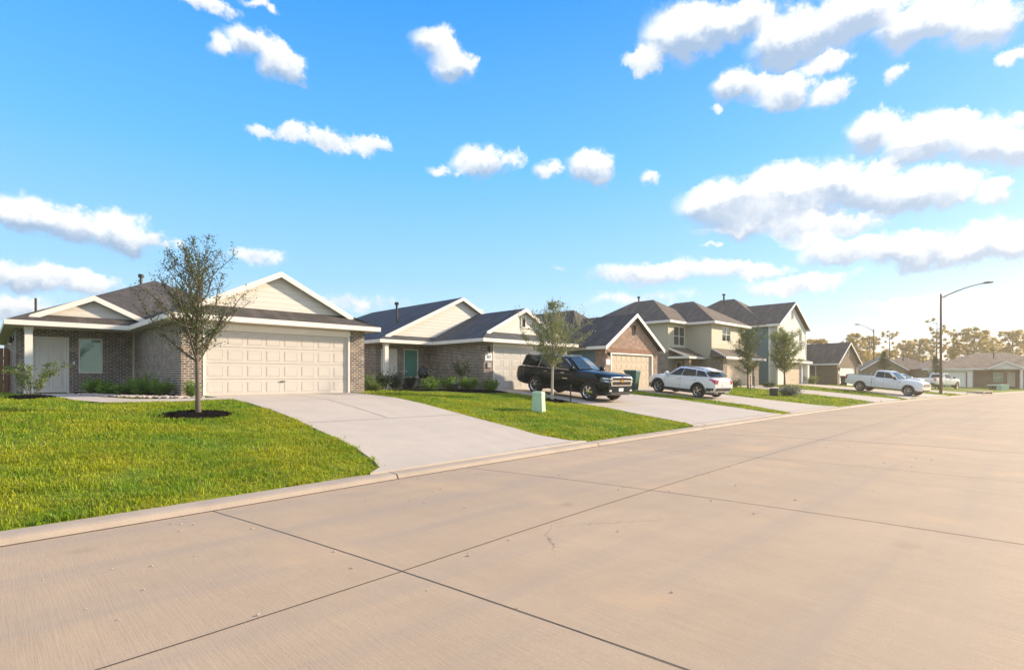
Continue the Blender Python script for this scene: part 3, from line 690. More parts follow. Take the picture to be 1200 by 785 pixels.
def number_plate(parent, fr, u, v, w, h, text=None):
    m = MB(); fr.box(m, u - w / 2, u + w / 2, v - h / 2, v + h / 2, .004, .03); o = m.build('number_plate', MT['plate'], parent)
    if text:
        cu = bpy.data.curves.new('digits', 'FONT'); cu.body = text; cu.size = h * .62; cu.align_x = 'CENTER'; cu.align_y = 'CENTER'; cu.extrude = .003
        t = bpy.data.objects.new('digits_tmp', cu); COL.objects.link(t)
        dg = bpy.context.evaluated_depsgraph_get(); me = bpy.data.meshes.new_from_object(t.evaluated_get(dg)); bpy.data.objects.remove(t); bpy.data.curves.remove(cu)
        d = link_mesh('digits', me, MT['gap'], o); c = fr(u, v, .034)
        d.matrix_local = Matrix.Translation(c) @ Matrix(((fr.d.x, 0, fr.n.x, 0), (fr.d.y, 0, fr.n.y, 0), (0, 1, 0, 0), (0, 0, 0, 1)))
    return o
def closed_box_walls(mb, pts, z0, z1, skip=()):
    n = len(pts)
    for i in range(n):
        if i in skip: continue
        wall(mb, Frame(pts[i], pts[(i + 1) % n]), z0, z1)

Z0 = -.9    # walls run down into the soil
def slabs(parent, pts):
    """visible strip of concrete foundation"""
    mb = MB(); c = Vector((sum(p[0] for p in pts) / len(pts), sum(p[1] for p in pts) / len(pts)))
    return mb
def ranch(name, origin, label, P):
    """single-storey brick house: garage wing in front, porch recessed beside it"""
    H = empty(name, origin, 0, label, 'house', 'houses along the street')
    ze = P['ze']; zt = ze - .16; yw, xl, xr, yb = P['yw'], P['xl'], P['xr'], P['yb']
    gx = 6.32
    bm_ = MB()
    gf = Frame((0, 0), (gx, 0)); ds, de = .61, 5.69
    wall(bm_, gf, Z0, zt, [(ds, de, Z0 + .0, zt - .001)], .12)
    wall(bm_, Frame((0, yw), (0, 0)), Z0, zt)                                     # garage side towards the porch
    pw = Frame((xl, yw), (0, yw)); holes = [(P['win'][0] - xl, P['win'][1] - xl, P['win'][2], P['win'][3]), (P['door'][0] - xl, P['door'][1] - xl, Z0, P['doorh'])]
    wall(bm_, pw, Z0, zt, holes)
    lf = Frame((xl, yb), (xl, yw)); sw = P.get('side_win')
    wall(bm_, lf, Z0, zt, [(lf.L - sw[0] - sw[1], lf.L - sw[0], sw[2], sw[3])] if sw else [])
    if xr > gx: wall(bm_, Frame((gx, 0), (gx, P['ys'])), Z0, zt); wall(bm_, Frame((gx, P['ys']), (xr, P['ys'])), Z0, zt)
    else: wall(bm_, Frame((gx, 0), (gx, P['ys'])), Z0, zt)
    wall(bm_, Frame((xr, P['ys']), (xr, yb)), Z0, zt); wall(bm_, Frame((xr, yb), (xl, yb)), Z0, zt)
    bm_.build('wall', MT['brick_grey'], H)
    # garage front: header board, jambs, door
    t = MB(); gf.box(t, ds, de, 2.13, zt - .002, -.118, -.02); gf.box(t, ds, ds + .06, Z0, 2.13, -.118, .012); gf.box(t, de - .06, de, Z0, 2.13, -.118, .012)
    gf.box(t, ds - .02, de + .02, 2.17, 2.17 + .17, -.018, .03)
    t.build('garage_header', MT['trim'], H)
    garage_door(H, gf, ds + .062, de - .062, 2.128, P['gmat'], w=-.09)
    sl = MB(); gf.box(sl, ds, de, Z0, -.002, -.11, -.01); sl.build('threshold', MT['drive'], H)
    window(H, pw, *holes[0], rail=False, blind='full')
    if sw: window(H, lf, lf.L - sw[0] - sw[1], lf.L - sw[0], sw[2], sw[3], rail=False, blind=None, pane='pane_dark')
    front_door(H, pw, *[holes[1][i] for i in (0, 1)], P['doorh'])
    # porch slab and column
    s = MB(); s.box(xl + .02, -.02, P['yc'] - .25, yw - .01, Z0, -.012); s.build('porch_slab', MT['drive'], H)
    c = MB(); cx, cy = P['col']; c.box(cx, cx + .21, cy, cy + .21, -.01, zt); c.box(cx - .02, cx + .23, cy - .02, cy + .23, -.011, .16); c.box(cx - .02, cx + .23, cy - .02, cy + .23, zt - .14, zt - .003)
    c.build('column', MT['trim'], H)
    # roofs
    r = MB(); exl, exr = P['exl'], P['exr']
    zr = hip(r, exl, exr, P['ye'], yb + .4, ze, P['m'], P['front'], 'hip', P.get('fd'))
    hip(r, -.42, gx + .42, -.45, P['gy1'], ze - .006, .5, 'dutch', 'gable', .85)
    if P.get('porch'): q = P['porch']; hip(r, q[0] - .54, q[1] + .54, P['ye'] + .004, q[3], ze + .006, q[2], 'dutch', 'gable', .54)
    r.build('roof', MT[P['roof']], H)
    # siding gables
    g = MB(); zg = ze + .5 * .85 - .05; xm = gx / 2; ap = ze + .5 * (gx / 2 + .42) - .07
    g.poly([(.43 - .0, .40, zg - .05), (gx - .43, .40, zg - .05), (xm, .40, ap)])
    g.build('gable_siding', MT['lap_cream'], H)
    rk = MB(); yg = -.45 + .85 - .2
    for sx in (-1, 1):
        rake(rk, (xm + sx * (gx / 2 + .42 - .85 + .12), yg - .002, ze + .5 * .85 - .06), (xm, yg - .002, ze + .5 * (gx / 2 + .42)))
    if P.get('porch'): q = P['porch']; pm = (q[0] + q[1]) / 2; hw = (q[1] - q[0]) / 2; py = P['ye'] + .54; base = ze + q[2] * .54; top = base + q[2] * hw
    else: q = None; pm = (exl + exr) / 2; hw = (exr - exl) / 2 - P['fd']; py = P['ye'] + P['fd']; base = ze + P['m'] * P['fd']; top = base + P['m'] * hw
    g2 = MB(); g2.poly([(pm - hw, py + .01, base - .08), (pm + hw, py + .01, base - .08), (pm, py + .01, top - .07)]); g2.build('gable_siding', MT['lap_cream'], H)
    for sx in (-1, 1):
        rake(rk, (pm + sx * (hw + .1), py - .2 - .002, base - .05), (pm, py - .2 - .002, top))
    build_each(rk, 'barge_board', MT['trim'], H)
    # fascias and soffits
    f = MB()
    fascia(f, (-.45, -.45), (gx + .45, -.45), ze); fascia(f, (-.42, P['ye']), (-.42, -.45), ze); fascia(f, (exl - .03, P['ye']), (-.42, P['ye']), ze)
    fascia(f, (exl, yb + .4), (exl, P['ye']), ze); fascia(f, (gx + .42, -.45), (gx + .42, P['ye'] if xr > gx else yb + .4), ze)
    if xr > gx: fascia(f, (gx + .42, P['ye']), (exr, P['ye']), ze); fascia(f, (exr, P['ye']), (exr, yb + .4), ze)
    fascia(f, (exr, yb + .4), (exl, yb + .4), ze)
    build_each(f, 'fascia', MT['trim'], H)
    s = MB(); zs = ze - .165
    s.box(-.41, gx + .41, -.44, .10, zs - .012, zs); s.box(-.41, .03, .10, P['ye'], zs - .0125, zs - .0005); s.box(exl + .01, .03, P['ye'] + .002, yw + .05, zs - .013, zs - .001)
    s.box(exl + .01, xl + .05, yw + .05, yb, zs - .012, zs); s.box(gx - .03, gx + .41, .10, P['ys'], zs - .012, zs)
    s.build('soffit', MT['soffit'], H)
    return H, ze

h1, _ = ranch('brick_house', (4.43, 19.2, 1.135), 'single-storey brick house with dark roof, cream door and the young oak before it', dict(
    ze=2.56, yw=7.4, xl=-3.55, xr=6.32, yb=21.5, ys=21.5, win=(-1.77, -1.02, .76, 2.12), door=(-3.12, -2.05), doorh=2.12, col=(-3.37, 6.0), yc=6.0, gmat='garage',
    exl=-3.87, exr=6.74, ye=5.7, m=.5, front='hip', gy1=9.5, porch=(-3.17, .27, .48, 8.6), roof='shingle_dark', side_win=(2.6, .5, .7, 2.1)))
vent(h1, -2.9, 9.4, 3.2, .55, .04, False); vent(h1, 1.0, 11.6, 5.1, .30, .06)
wl = Frame((-3.55, 7.4), (0, 7.4)); wall_lamp(h1, Frame((-3.55, 21.5), (-3.55, 7.4)), 12.6, 2.0)
db = MB(); wl.box(db, 1.62, 1.67, 1.05, 1.22, .0, .03); db.build('doorbell', MT['plate'], h1)
ds_ = MB(); fr_ = Frame((0, 7.4), (0, 0)); fr_.box(ds_, .12, .19, .1, 2.38, .0, .06); ds_.build('downspout', MT['soffit'], h1)

h2, _ = ranch('brick_house', (17.4, 19.6, 1.11), 'single-storey brick house with slate-grey roof, tall roof pipe and white number plaque', dict(
    ze=2.51, yw=4.6, xl=-3.25, xr=7.05, yb=19.0, ys=4.9, win=(-1.55, -.62, .62, 2.13), door=(-2.92, -1.95), doorh=2.10, col=(-3.2, 3.75), yc=3.7, gmat='garage_grey',
    exl=-3.55, exr=7.45, ye=3.6, m=.48, front='dutch', fd=.55, gy1=8.5, roof='shingle_slate'))
vent(h2, -.9, 6.3, 3.6, 1.1, .06); vent(h2, -2.6, 9.0, 2.9, .35, .09); vent(h2, -2.2, 7.4, 3.0, .4, .04, False); vent(h2, -1.9, 8.9, 3.2, .28, .05, False); vent(h2, -1.3, 5.6, 3.4, .3, .05, False)
gable_vent(h2, 3.4, 4.15, 4.0, .34, .62); gable_vent(h2, 3.16, .40, 3.25, .36, .6)
gf2 = Frame((0, 0), (6.32, 0)); number_plate(h2, gf2, .30, 1.62, .46, .34, '307'); wall_lamp(h2, gf2, .30, 1.95)
nb = MB(); gf2.box(nb, .2, .44, 1.1, 1.35, .004, .06); nb.build('meter_box', MT['utility_grey'], h2)

# ---- third house: red brick gable over the garage
H3 = empty('brick_house', (26.85, 19.2, 1.13), 0, 'red-brown brick house with steep gable over a tan garage and a teal side wall', 'house', 'houses along the street')
w = MB(); gx = 6.05; gf = Frame((0, 0), (gx, 0)); zt = 2.34
wall(w, gf, Z0, zt + .001, [(.58, 5.42, Z0, 2.13)], .12)
w.poly([(-.0, 0, zt), (gx, 0, zt), (gx, 0, 2.5), (gx / 2, 0, 4.55), (0, 0, 2.5)])
wall(w, Frame((0, .75), (0, 0)), Z0, zt); wall(w, Frame((gx, 0), (gx, 14)), Z0, zt)
w.build('wall', MT['brick_red'], H3)
w = MB(); wall(w, Frame((0, 14), (0, .75)), Z0, zt); wall(w, Frame((gx, 14), (0, 14)), Z0, zt); w.build('siding_wall', MT['lap_teal'], H3)
so = MB()
for k in range(44): gf.box(so, .5 + k * .115, .5 + k * .115 + .095, 2.16, 2.42, .002, .016)
so.build('soldier_course', plain('soldier_brick', (.30, .17, .12), .9, var=.5, scale=4), H3)
t = MB(); gf.box(t, .56, .66, Z0, 2.12, -.1, .02); gf.box(t, 5.34, 5.44, Z0, 2.12, -.1, .02); gf.box(t, .66, 5.34, 2.06, 2.14, -.1, .018); t.build('garage_header', MT['trim_white'], H3)
garage_door(H3, gf, .67, 5.33, 2.055, 'garage_tan')
sl = MB(); gf.box(sl, .58, 5.42, Z0, -.002, -.12, -.005); sl.build('threshold', MT['drive'], H3)
r = MB(); hip(r, -.4, gx + .4, -.32, 14.4, 2.5, .645, 'gable', 'hip'); hip(r, -.75, gx + 1.05, 1.1, 14.4, 2.5, .74, 'hip', 'hip'); r.build('roof', MT['shingle_dark'], H3)
rk = MB()
for sx in (-1, 1): rake(rk, (gx / 2 + sx * (gx / 2 + .4), -.325, 2.5), (gx / 2, -.325, 2.5 + .645 * (gx / 2 + .4)), .24)
build_each(rk, 'barge_board', MT['trim_white'], H3)
f = MB(); fascia(f, (-.4, 14), (-.4, -.32), 2.5, .18); fascia(f, (gx + .4, -.32), (gx + .4, 14), 2.5, .18); build_each(f, 'fascia', MT['trim_white'], H3)
s = MB(); s.box(-.39, .02, -.3, 14, 2.32, 2.332); s.box(gx - .02, gx + .39, -.3, 14, 2.32, 2.332); s.build('soffit', MT['soffit'], H3)
gable_vent(H3, 3.15, -.002, 3.35, .3, .62, 'metal_dark'); number_plate(H3, gf, .28, 1.55, .40, .34); wall_lamp(H3, gf, .30, 2.0)

# ---- fourth house: two storeys, olive siding
H4 = empty('two_storey_house', (43.9, 19.5, 1.05), 0, 'two-storey house in olive siding with brown hip roofs and brick-fronted garage', 'house', 'houses along the street')
zu, sk = 5.35, 2.45; gx = 7.6
w = MB(); gf = Frame((0, 0), (gx, 0))
wall(w, gf, Z0, sk - .1, [(.75, 6.45, Z0, 2.13)], .12); wall(w, Frame((0, 3.2), (0, 0)), Z0, sk - .1); wall(w, Frame((gx, 0), (gx, 12)), Z0, sk - .1)
pf = Frame((-3.3, 3.2), (0, 3.2)); wall(w, pf, Z0, sk + .4, [(1.4, 2.35, Z0, 2.1)]); wall(w, Frame((-3.3, 12), (-3.3, 3.2)), Z0, sk + .4)
w.build('wall', MT['brick_grey'], H4)
w = MB(); uf = Frame((.0, 1.0), (6.9, 1.0)); wu = (2.05, 3.75, 3.85, 5.12)
wall(w, uf, sk, zu, [wu]); wall(w, Frame((0, 3.2), (0, 1.0)), sk - .1, zu); wall(w, Frame((6.9, 1.0), (6.9, 12)), sk, zu)
lf = Frame((-3.3, 3.2), (0, 3.2)); wl_ = (.95, 2.85, 3.4, 5.05)
wall(w, lf, sk + .4, zu, [wl_]); wall(w, Frame((-3.3, 12), (-3.3, 3.2)), sk + .4, zu); wall(w, Frame((gx, 12), (-3.3, 12)), Z0, zu)
w.build('siding_wall', MT['lap_olive'], H4)
window(H4, uf, *wu, rail=True, mull=True, blind='half', pane='pane_dark', frame='trim_white'); window(H4, lf, *wl_, rail=True, mull=True, blind='half', pane='pane_dark', frame='trim_white')
front_door(H4, pf, 1.4, 2.35, 2.1, 'bronze')
garage_door(H4, gf, .77, 6.43, 2.12, 'garage_tan', panels=False)
t = MB(); gf.box(t, .6, 6.6, 2.13, sk - .1, .003, .03); t.build('garage_header', MT['trim'], H4)
sl = MB(); gf.box(sl, .75, 6.45, Z0, -.002, -.12, -.005); sl.build('threshold', MT['drive'], H4)
r = MB(); hip(r, -.4, 7.2, .55, 10, zu + .1, .62, 'hip', 'hip'); hip(r, -3.7, 3.9, 2.8, 12.4, zu + .104, .63, 'hip', 'hip')
plane_slab(r, [(-.45, -.45, sk), (gx + .45, -.45, sk), (gx + .1, .98, sk + .75), (-.0, .98, sk + .75)]); plane_slab(r, [(-.45, .98, sk), (-.45, -.45, sk), (-.0, .98, sk + .75)])
plane_slab(r, [(-3.0, 1.5, sk - .02), (-.02, 1.5, sk - .02), (-.02, 3.18, sk + .78), (-3.3, 3.18, sk + .78)])
r.build('roof', MT['shingle_brown'], H4)
f = MB(); e = zu + .1
fascia(f, (-.4, .55), (7.2, .55), e, .2); fascia(f, (-.4, 2.8), (-.4, .55), e, .2); fascia(f, (-3.7, 2.8), (-.4, 2.8), e, .2); fascia(f, (-3.7, 12), (-3.7, 2.8), e, .2); fascia(f, (7.2, .55), (7.2, 12), e, .2)
fascia(f, (-.48, -.45), (gx + .48, -.45), sk, .2); fascia(f, (-3.0, 1.5), (-.02, 1.5), sk - .02, .18); fascia(f, (-3.3, 3.2), (-3.0, 1.5), sk, .18)
rk = MB(); rk.bar((-.47, -.4, sk - .05), (-.05, .98, sk + .68), .04, .16); rk.bar((-3.02, 1.5, sk - .08), (-3.32, 3.15, sk + .7), .04, .16)
build_each(rk, 'barge_board', MT['trim'], H4); build_each(f, 'fascia', MT['trim'], H4)
s = MB(); s.box(-.39, 7.19, .56, 1.02, e - .2, e - .19); s.box(-3.69, .0, 2.81, 3.22, e - .201, e - .191); s.box(-.44, gx + .44, -.44, .02, sk - .2, sk - .19); s.box(-.39, .02, 1.02, 3.2, e - .202, e - .192); s.box(-3.69, -3.28, 3.22, 12, e - .2, e - .19); s.build('soffit', MT['soffit'], H4)
c = MB(); c.box(-2.75, -2.35, 1.62, 2.02, Z0, sk - .18); c.build('column', MT['brick_brown'], H4); c = MB(); c.box(-3.2, -.02, 1.4, 3.18, Z0, -.02); c.build('porch_slab', MT['drive'], H4)
vent(H4, .2, 8.2, 7.6, .6, .07)

# ---- fifth house: teal side, pale two-storey gable front
H5 = empty('two_storey_house', (55.4, 19.2, 1.05), 0, 'tall two-storey house with teal side wall and pale gabled front with three narrow windows', 'house', 'houses along the street')
gx, zu = 8.4, 5.9; gf = Frame((0, 0), (gx, 0)); w = MB()
wins = [(1.35, 2.05, 4.0, 5.45), (3.75, 4.6, 3.55, 5.45), (6.2, 7.1, 3.5, 5.5)]
wall(w, gf, 2.45, zu, wins); w.poly([(0, 0, zu), (gx, 0, zu), (gx / 2, 0, zu + .55 * gx / 2)]); wall(w, Frame((0, .68), (0, 0)), Z0, zu); wall(w, gf, Z0, 2.45, [(2.0, 6.85, Z0, 2.13)], .12)
w.build('siding_wall', MT['lap_pale'], H5)
w = MB(); wall(w, Frame((0, 13), (0, .84)), Z0, zu); wall(w, Frame((gx, 0), (gx, 13)), Z0, zu); wall(w, Frame((gx, 13), (0, 13)), Z0, zu); w.build('side_wall', MT['lap_teal'], H5)
t = MB(); t.box(-.03, .05, .68, .84, Z0, zu - .1); t.box(-.04, .12, -.04, .1, Z0, zu - .1); t.box(gx - .12, gx + .04, -.04, .1, 2.5, zu - .1); t.box(0, gx, -.035, -.004, 2.62, 2.85)
t.box(6.95, 7.15, -.05, -.004, Z0, 2.2); t.box(7.9, 8.42, -.35, .1, Z0, 2.3); t.box(1.7, 6.9, -.03, -.004, 2.13, 2.4)
t.box(gx / 2 - 1.4, gx / 2 + 1.4, -.03, -.004, 6.5, 6.62); t.box(0, gx, -.028, -.004, 3.0, 3.1)
build_each(t, 'corner_trim', MT['trim_white'], H5)
for wi in wins: window(H5, gf, *wi, rail=True, blind='half', pane='pane_dark', frame='trim_white')
garage_door(H5, gf, 2.02, 6.83, 2.12, 'garage_tan', panels=False); sl = MB(); gf.box(sl, 2, 6.85, Z0, -.002, -.12, -.005); sl.build('threshold', MT['drive'], H5)
r = MB(); hip(r, -.4, gx + .4, -.35, 9, zu + .05, .55, 'gable', 'gable'); hip(r, -.5, gx + 2.0, .9, 13.4, zu + .06, .66, 'hip', 'hip')
plane_slab(r, [(-.2, -.55, 2.42), (gx + .35, -.55, 2.42), (gx + .1, -.01, 2.62), (-.05, -.01, 2.62)]); r.build('roof', MT['shingle_brown'], H5)
rk = MB()
for sx in (-1, 1): rake(rk, (gx / 2 + sx * (gx / 2 + .4), -.355, zu + .05), (gx / 2, -.355, zu + .05 + .55 * (gx / 2 + .4)), .22)
build_each(rk, 'barge_board', MT['trim_white'], H5)
f = MB(); fascia(f, (-.4, 13), (-.4, -.35), zu + .05, .22); fascia(f, (gx + .4, -.35), (gx + .4, 13), zu + .05, .22); fascia(f, (-.22, -.55), (gx + .37, -.55), 2.42, .22); build_each(f, 'fascia', MT['trim_white'], H5)
s = MB(); s.box(-.39, .02, -.3, 13, zu - .16, zu - .15); s.box(-.2, gx + .35, -.54, .0, 2.2, 2.21); s.build('soffit', MT['soffit'], H5)
gable_vent(H5, gx / 2, -.002, 6.7, .5, .95, 'trim_white'); vent(H5, 4.2, 7.2, 9.1, .9, .10)

# ---- sixth house: brown brick, turned a little along the bend
H6 = empty('brick_house', (69.1, 17.5, .83), R(-8.6), 'brown brick house with steep narrow gable and white garage door near the bend', 'house', 'houses along the street')
gx = 5.5; gf = Frame((0, 0), (gx, 0)); w = MB(); ze = 2.55
wall(w, gf, Z0, 2.4, [(.55, 4.85, Z0, 2.13)], .12); w.poly([(0, 0, 2.4), (gx, 0, 2.4), (gx, 0, 2.6), (gx / 2, 0, 2.6 + .8 * gx / 2), (0, 0, 2.6)])
wall(w, Frame((0, 12), (0, 0)), Z0, 2.4); wall(w, Frame((gx, 0), (gx, 12)), Z0, 2.4); wall(w, Frame((gx, 12), (0, 12)), Z0, 2.4); w.build('wall', MT['brick_brown'], H6)
garage_door(H6, gf, .57, 4.83, 2.12, 'trim_white', panels=False); sl = MB(); gf.box(sl, .55, 4.85, Z0, -.002, -.12, -.005); sl.build('threshold', MT['drive'], H6)
r = MB(); hip(r, -.35, gx + .35, -.3, 13, ze, .8, 'gable', 'hip'); hip(r, -3.5, 5.5, 3.2, 13.4, ze + .01, .78, 'hip', 'hip'); r.build('roof', MT['shingle_brown'], H6)
rk = MB()
for sx in (-1, 1): rake(rk, (gx / 2 + sx * (gx / 2 + .35), -.305, ze), (gx / 2, -.305, ze + .8 * (gx / 2 + .35)), .2)
build_each(rk, 'barge_board', MT['trim'], H6)
f = MB(); fascia(f, (-.35, 12), (-.35, -.3), ze, .2); fascia(f, (gx + .35, -.3), (gx + .35, 12), ze, .2); build_each(f, 'fascia', MT['trim'], H6)
gable_vent(H6, gx / 2, -.002, 3.5, .35, .6); wall_lamp(H6, gf, .28, 1.9); ds_ = MB(); Frame((0, 12), (0, 0)).box(ds_, 9.6, 9.7, 0, 2.4, 0, .07); ds_.build('downspout', MT['trim'], H6)
number_plate(H6, gf, .28, 1.5, .3, .25)

# ---- seventh and eighth houses face up the street from the outside of the bend
def at_px(px, t):
    u = (px - 600) / 630; return (t * (math.cos(HEAD) + u * math.sin(HEAD)), t * (math.sin(HEAD) - u * math.cos(HEAD)))
x7, y7 = at_px(1010, 86)
H7 = empty('brick_house', (x7, y7, .5), R(-68), 'low tan-roofed brick house mostly hidden behind the white pickup truck', 'house', 'houses along the street')
w = MB(); W7 = 11.0
wall(w, Frame((0, 0), (5.9, 0)), Z0, 2.4, [(1.2, 4.6, .6, 2.0)]); w.poly([(0, 0, 2.4), (5.9, 0, 2.4), (2.95, 0, 4.4)]); wall(w, Frame((5.9, 0), (5.9, 2)), Z0, 2.4); wall(w, Frame((5.9, 2), (W7, 2)), Z0, 2.5)
wall(w, Frame((0, 11), (0, 0)), Z0, 2.4); wall(w, Frame((W7, 2), (W7, 11)), Z0, 2.5); wall(w, Frame((W7, 11), (0, 11)), Z0, 2.4); w.build('wall', MT['brick_brown'], H7)
window(H7, Frame((0, 0), (5.9, 0)), 1.2, 4.6, .6, 2.0, mull=True, blind='half', pane='pane_dark')
r = MB(); hip(r, -.3, 6.2, -.3, 10, 2.5, .66, 'gable', 'hip'); hip(r, 2.2, W7 + .4, 1.5, 11.4, 2.62, .46, 'hip', 'hip'); r.build('roof', MT['shingle_tan'], H7)
rk = MB()
for sx in (-1, 1): rake(rk, (2.95 + sx * 3.25, -.305, 2.5), (2.95, -.305, 2.5 + .66 * 3.25), .24)
build_each(rk, 'barge_board', MT['trim'], H7); f = MB(); fascia(f, (6.2, 1.5), (W7 + .4, 1.5), 2.62, .2); build_each(f, 'fascia', MT['trim'], H7)
vent(H7, 6.5, 4.6, 4.1, .8, .09); vent(H7, 8.9, 3.6, 3.5, .9, .09)
x8, y8 = at_px(1083, 79)
H8 = empty('brick_house', (x8, y8, .46), R(-66), 'tan-roofed brick house at the end of the street with small pale gable over its porch', 'house', 'houses along the street')
w = MB(); gf = Frame((0, 0), (5.9, 0)); wall(w, gf, Z0, 2.5, [(.5, 5.0, Z0, 2.13)], .12); wall(w, Frame((5.9, 0), (5.9, 2.2)), Z0, 2.5); pf = Frame((5.9, 2.2), (11.6, 2.2)); wall(w, pf, Z0, 2.5, [(3.0, 4.1, .7, 2.0), (4.6, 5.5, Z0, 2.1)])
wall(w, Frame((11.6, 2.2), (11.6, 1.2)), Z0, 2.5); wall(w, Frame((11.6, 1.2), (17.5, 1.2)), Z0, 2.5, [(4.2, 5.2, .8, 2.0)]); wall(w, Frame((17.5, 1.2), (17.5, 12)), Z0, 2.5); wall(w, Frame((17.5, 12), (0, 12)), Z0, 2.5); wall(w, Frame((0, 12), (0, 0)), Z0, 2.5)
w.build('wall', MT['brick_brown'], H8)
garage_door(H8, gf, .52, 4.98, 2.12, 'trim_white', panels=False); sl = MB(); gf.box(sl, .5, 5.0, Z0, -.002, -.12, -.005); sl.build('threshold', MT['drive'], H8)
t = MB(); gf.box(t, .4, 5.1, 2.14, 2.45, .003, .04); gf.box(t, 5.1, 5.7, Z0, 2.45, .003, .05); t.box(11.2, 11.5, .3, .6, Z0, 2.5); build_each(t, 'corner_trim', MT['trim'], H8)
window(H8, pf, 3.0, 4.1, .7, 2.0, blind='full', pane='pane'); front_door(H8, pf, 4.6, 5.5, 2.1); window(H8, Frame((11.6, 1.2), (17.5, 1.2)), 4.2, 5.2, .8, 2.0, blind='full', pane='pane')
r = MB(); hip(r, -.4, 6.3, -.4, 9, 2.62, .42, 'hip', 'gable')
# main roof: ridge along the front
def hip_x(mb, x0, x1, y0, y1, ze, m):
    h = (y1 - y0) / 2; ym = (y0 + y1) / 2; zr = ze + m * h
    plane_slab(mb, [(x0, y0, ze), (x1, y0, ze), (x1 - h, ym, zr), (x0 + h, ym, zr)]); plane_slab(mb, [(x1, y1, ze), (x0, y1, ze), (x0 + h, ym, zr), (x1 - h, ym, zr)])
    plane_slab(mb, [(x0, y1, ze), (x0, y0, ze), (x0 + h, ym, zr)]); plane_slab(mb, [(x1, y0, ze), (x1, y1, ze), (x1 - h, ym, zr)])
hip_x(r, 2.6, 18.0, .7, 12.4, 2.63, .42)
plane_slab(r, [(7.4, -.1, 2.62), (7.4, 6, 2.62), (9.5, 6, 3.6), (9.5, -.1, 3.6)][::-1]); plane_slab(r, [(11.6, -.1, 2.62), (11.6, 6, 2.62), (9.5, 6, 3.6), (9.5, -.1, 3.6)])
r.build('roof', MT['shingle_tan'], H8)
g = MB(); g.poly([(7.5, .1, 2.5), (11.5, .1, 2.5), (9.5, .1, 3.5)]); g.build('gable_siding', MT['lap_white'], H8)
rk = MB(); rake(rk, (7.3, -.105, 2.62), (9.5, -.105, 3.64), .2); rake(rk, (11.7, -.105, 2.62), (9.5, -.105, 3.64), .2); build_each(rk, 'barge_board', MT['trim_white'], H8)
f = MB(); fascia(f, (-.4, -.4), (6.3, -.4), 2.62, .2); fascia(f, (6.3, .68), (18, .68), 2.62, .2); build_each(f, 'fascia', MT['trim'], H8)
vent(H8, 9.6, 4.0, 4.6, .7, .08); vent(H8, 13.5, 4.2, 4.1, .3, .1); number_plate(H8, gf, 5.4, 1.5, .3, .22)

# timber fence beside the first house
wf = empty('wooden_fence', (1.02, 31.2, 1.1), 0, 'brown timber board fence at the left side wall of the oak house', 'fence')
m = MB()
for k in range(18): m.box(-3.0 + k * .155, -3.0 + k * .155 + .145, -.012, .012, -.1, 1.85 + .01 * (k % 3))
m.build('boards', MT['wood_fence'], wf)
m = MB()
for x in (-2.9, -1.5, -.25): m.box(x, x + .09, .015, .105, -.4, 1.8)
for z in (.4, 1.4): m.box(-3.0, -.22, .014, .05, z, z + .09)
m.build('rails', MT['wood_fence'], wf)

# ------------------------------------------------------------------ vehicles (nose towards +x, wheels on z = 0)
from mathutils.bvhtree import BVHTree
def carve(me, cutters):
    """boolean difference, evaluated without operators"""
    a = bpy.data.objects.new('carve_a', me); COL.objects.link(a); tmp = [a]
    for c in cutters:
        o = bpy.data.objects.new('carve_c', c); COL.objects.link(o); tmp.append(o)
        m = a.modifiers.new('b', 'BOOLEAN'); m.object = o; m.operation = 'DIFFERENCE'; m.solver = 'EXACT'
    dg = bpy.context.evaluated_depsgraph_get(); dg.update()
    out = bpy.data.meshes.new_from_object(a.evaluated_get(dg))
    for o in tmp: bpy.data.objects.remove(o)
    return out
def finish(me, ang=32):
    me.polygons.foreach_set('use_smooth', [True] * len(me.polygons)); me.set_sharp_from_angle(angle=R(ang)); return me
def ring_half(w, wt, zb, zt, cr):
    h = zt - zb
    return [(0, zb), (.82 * w, zb), (.95 * w, zb + .05 * h), (.985 * w, zb + .2 * h), (w, zb + .48 * h), (.995 * w, zb + .66 * h), (.97 * w + .0 * wt, zb + .82 * h), (wt + (w - wt) * .5, zt - .10 * h * .4), (wt, zt), (wt * .55, zt + cr * .75), (0, zt + cr)]
def interp(tab, x): return np.interp(x, [t[0] for t in tab], [t[1] for t in tab])
def smooth_interp(tab, x, r=.07): return (interp(tab, x - r) + 2 * interp(tab, x) + interp(tab, x + r)) / 4

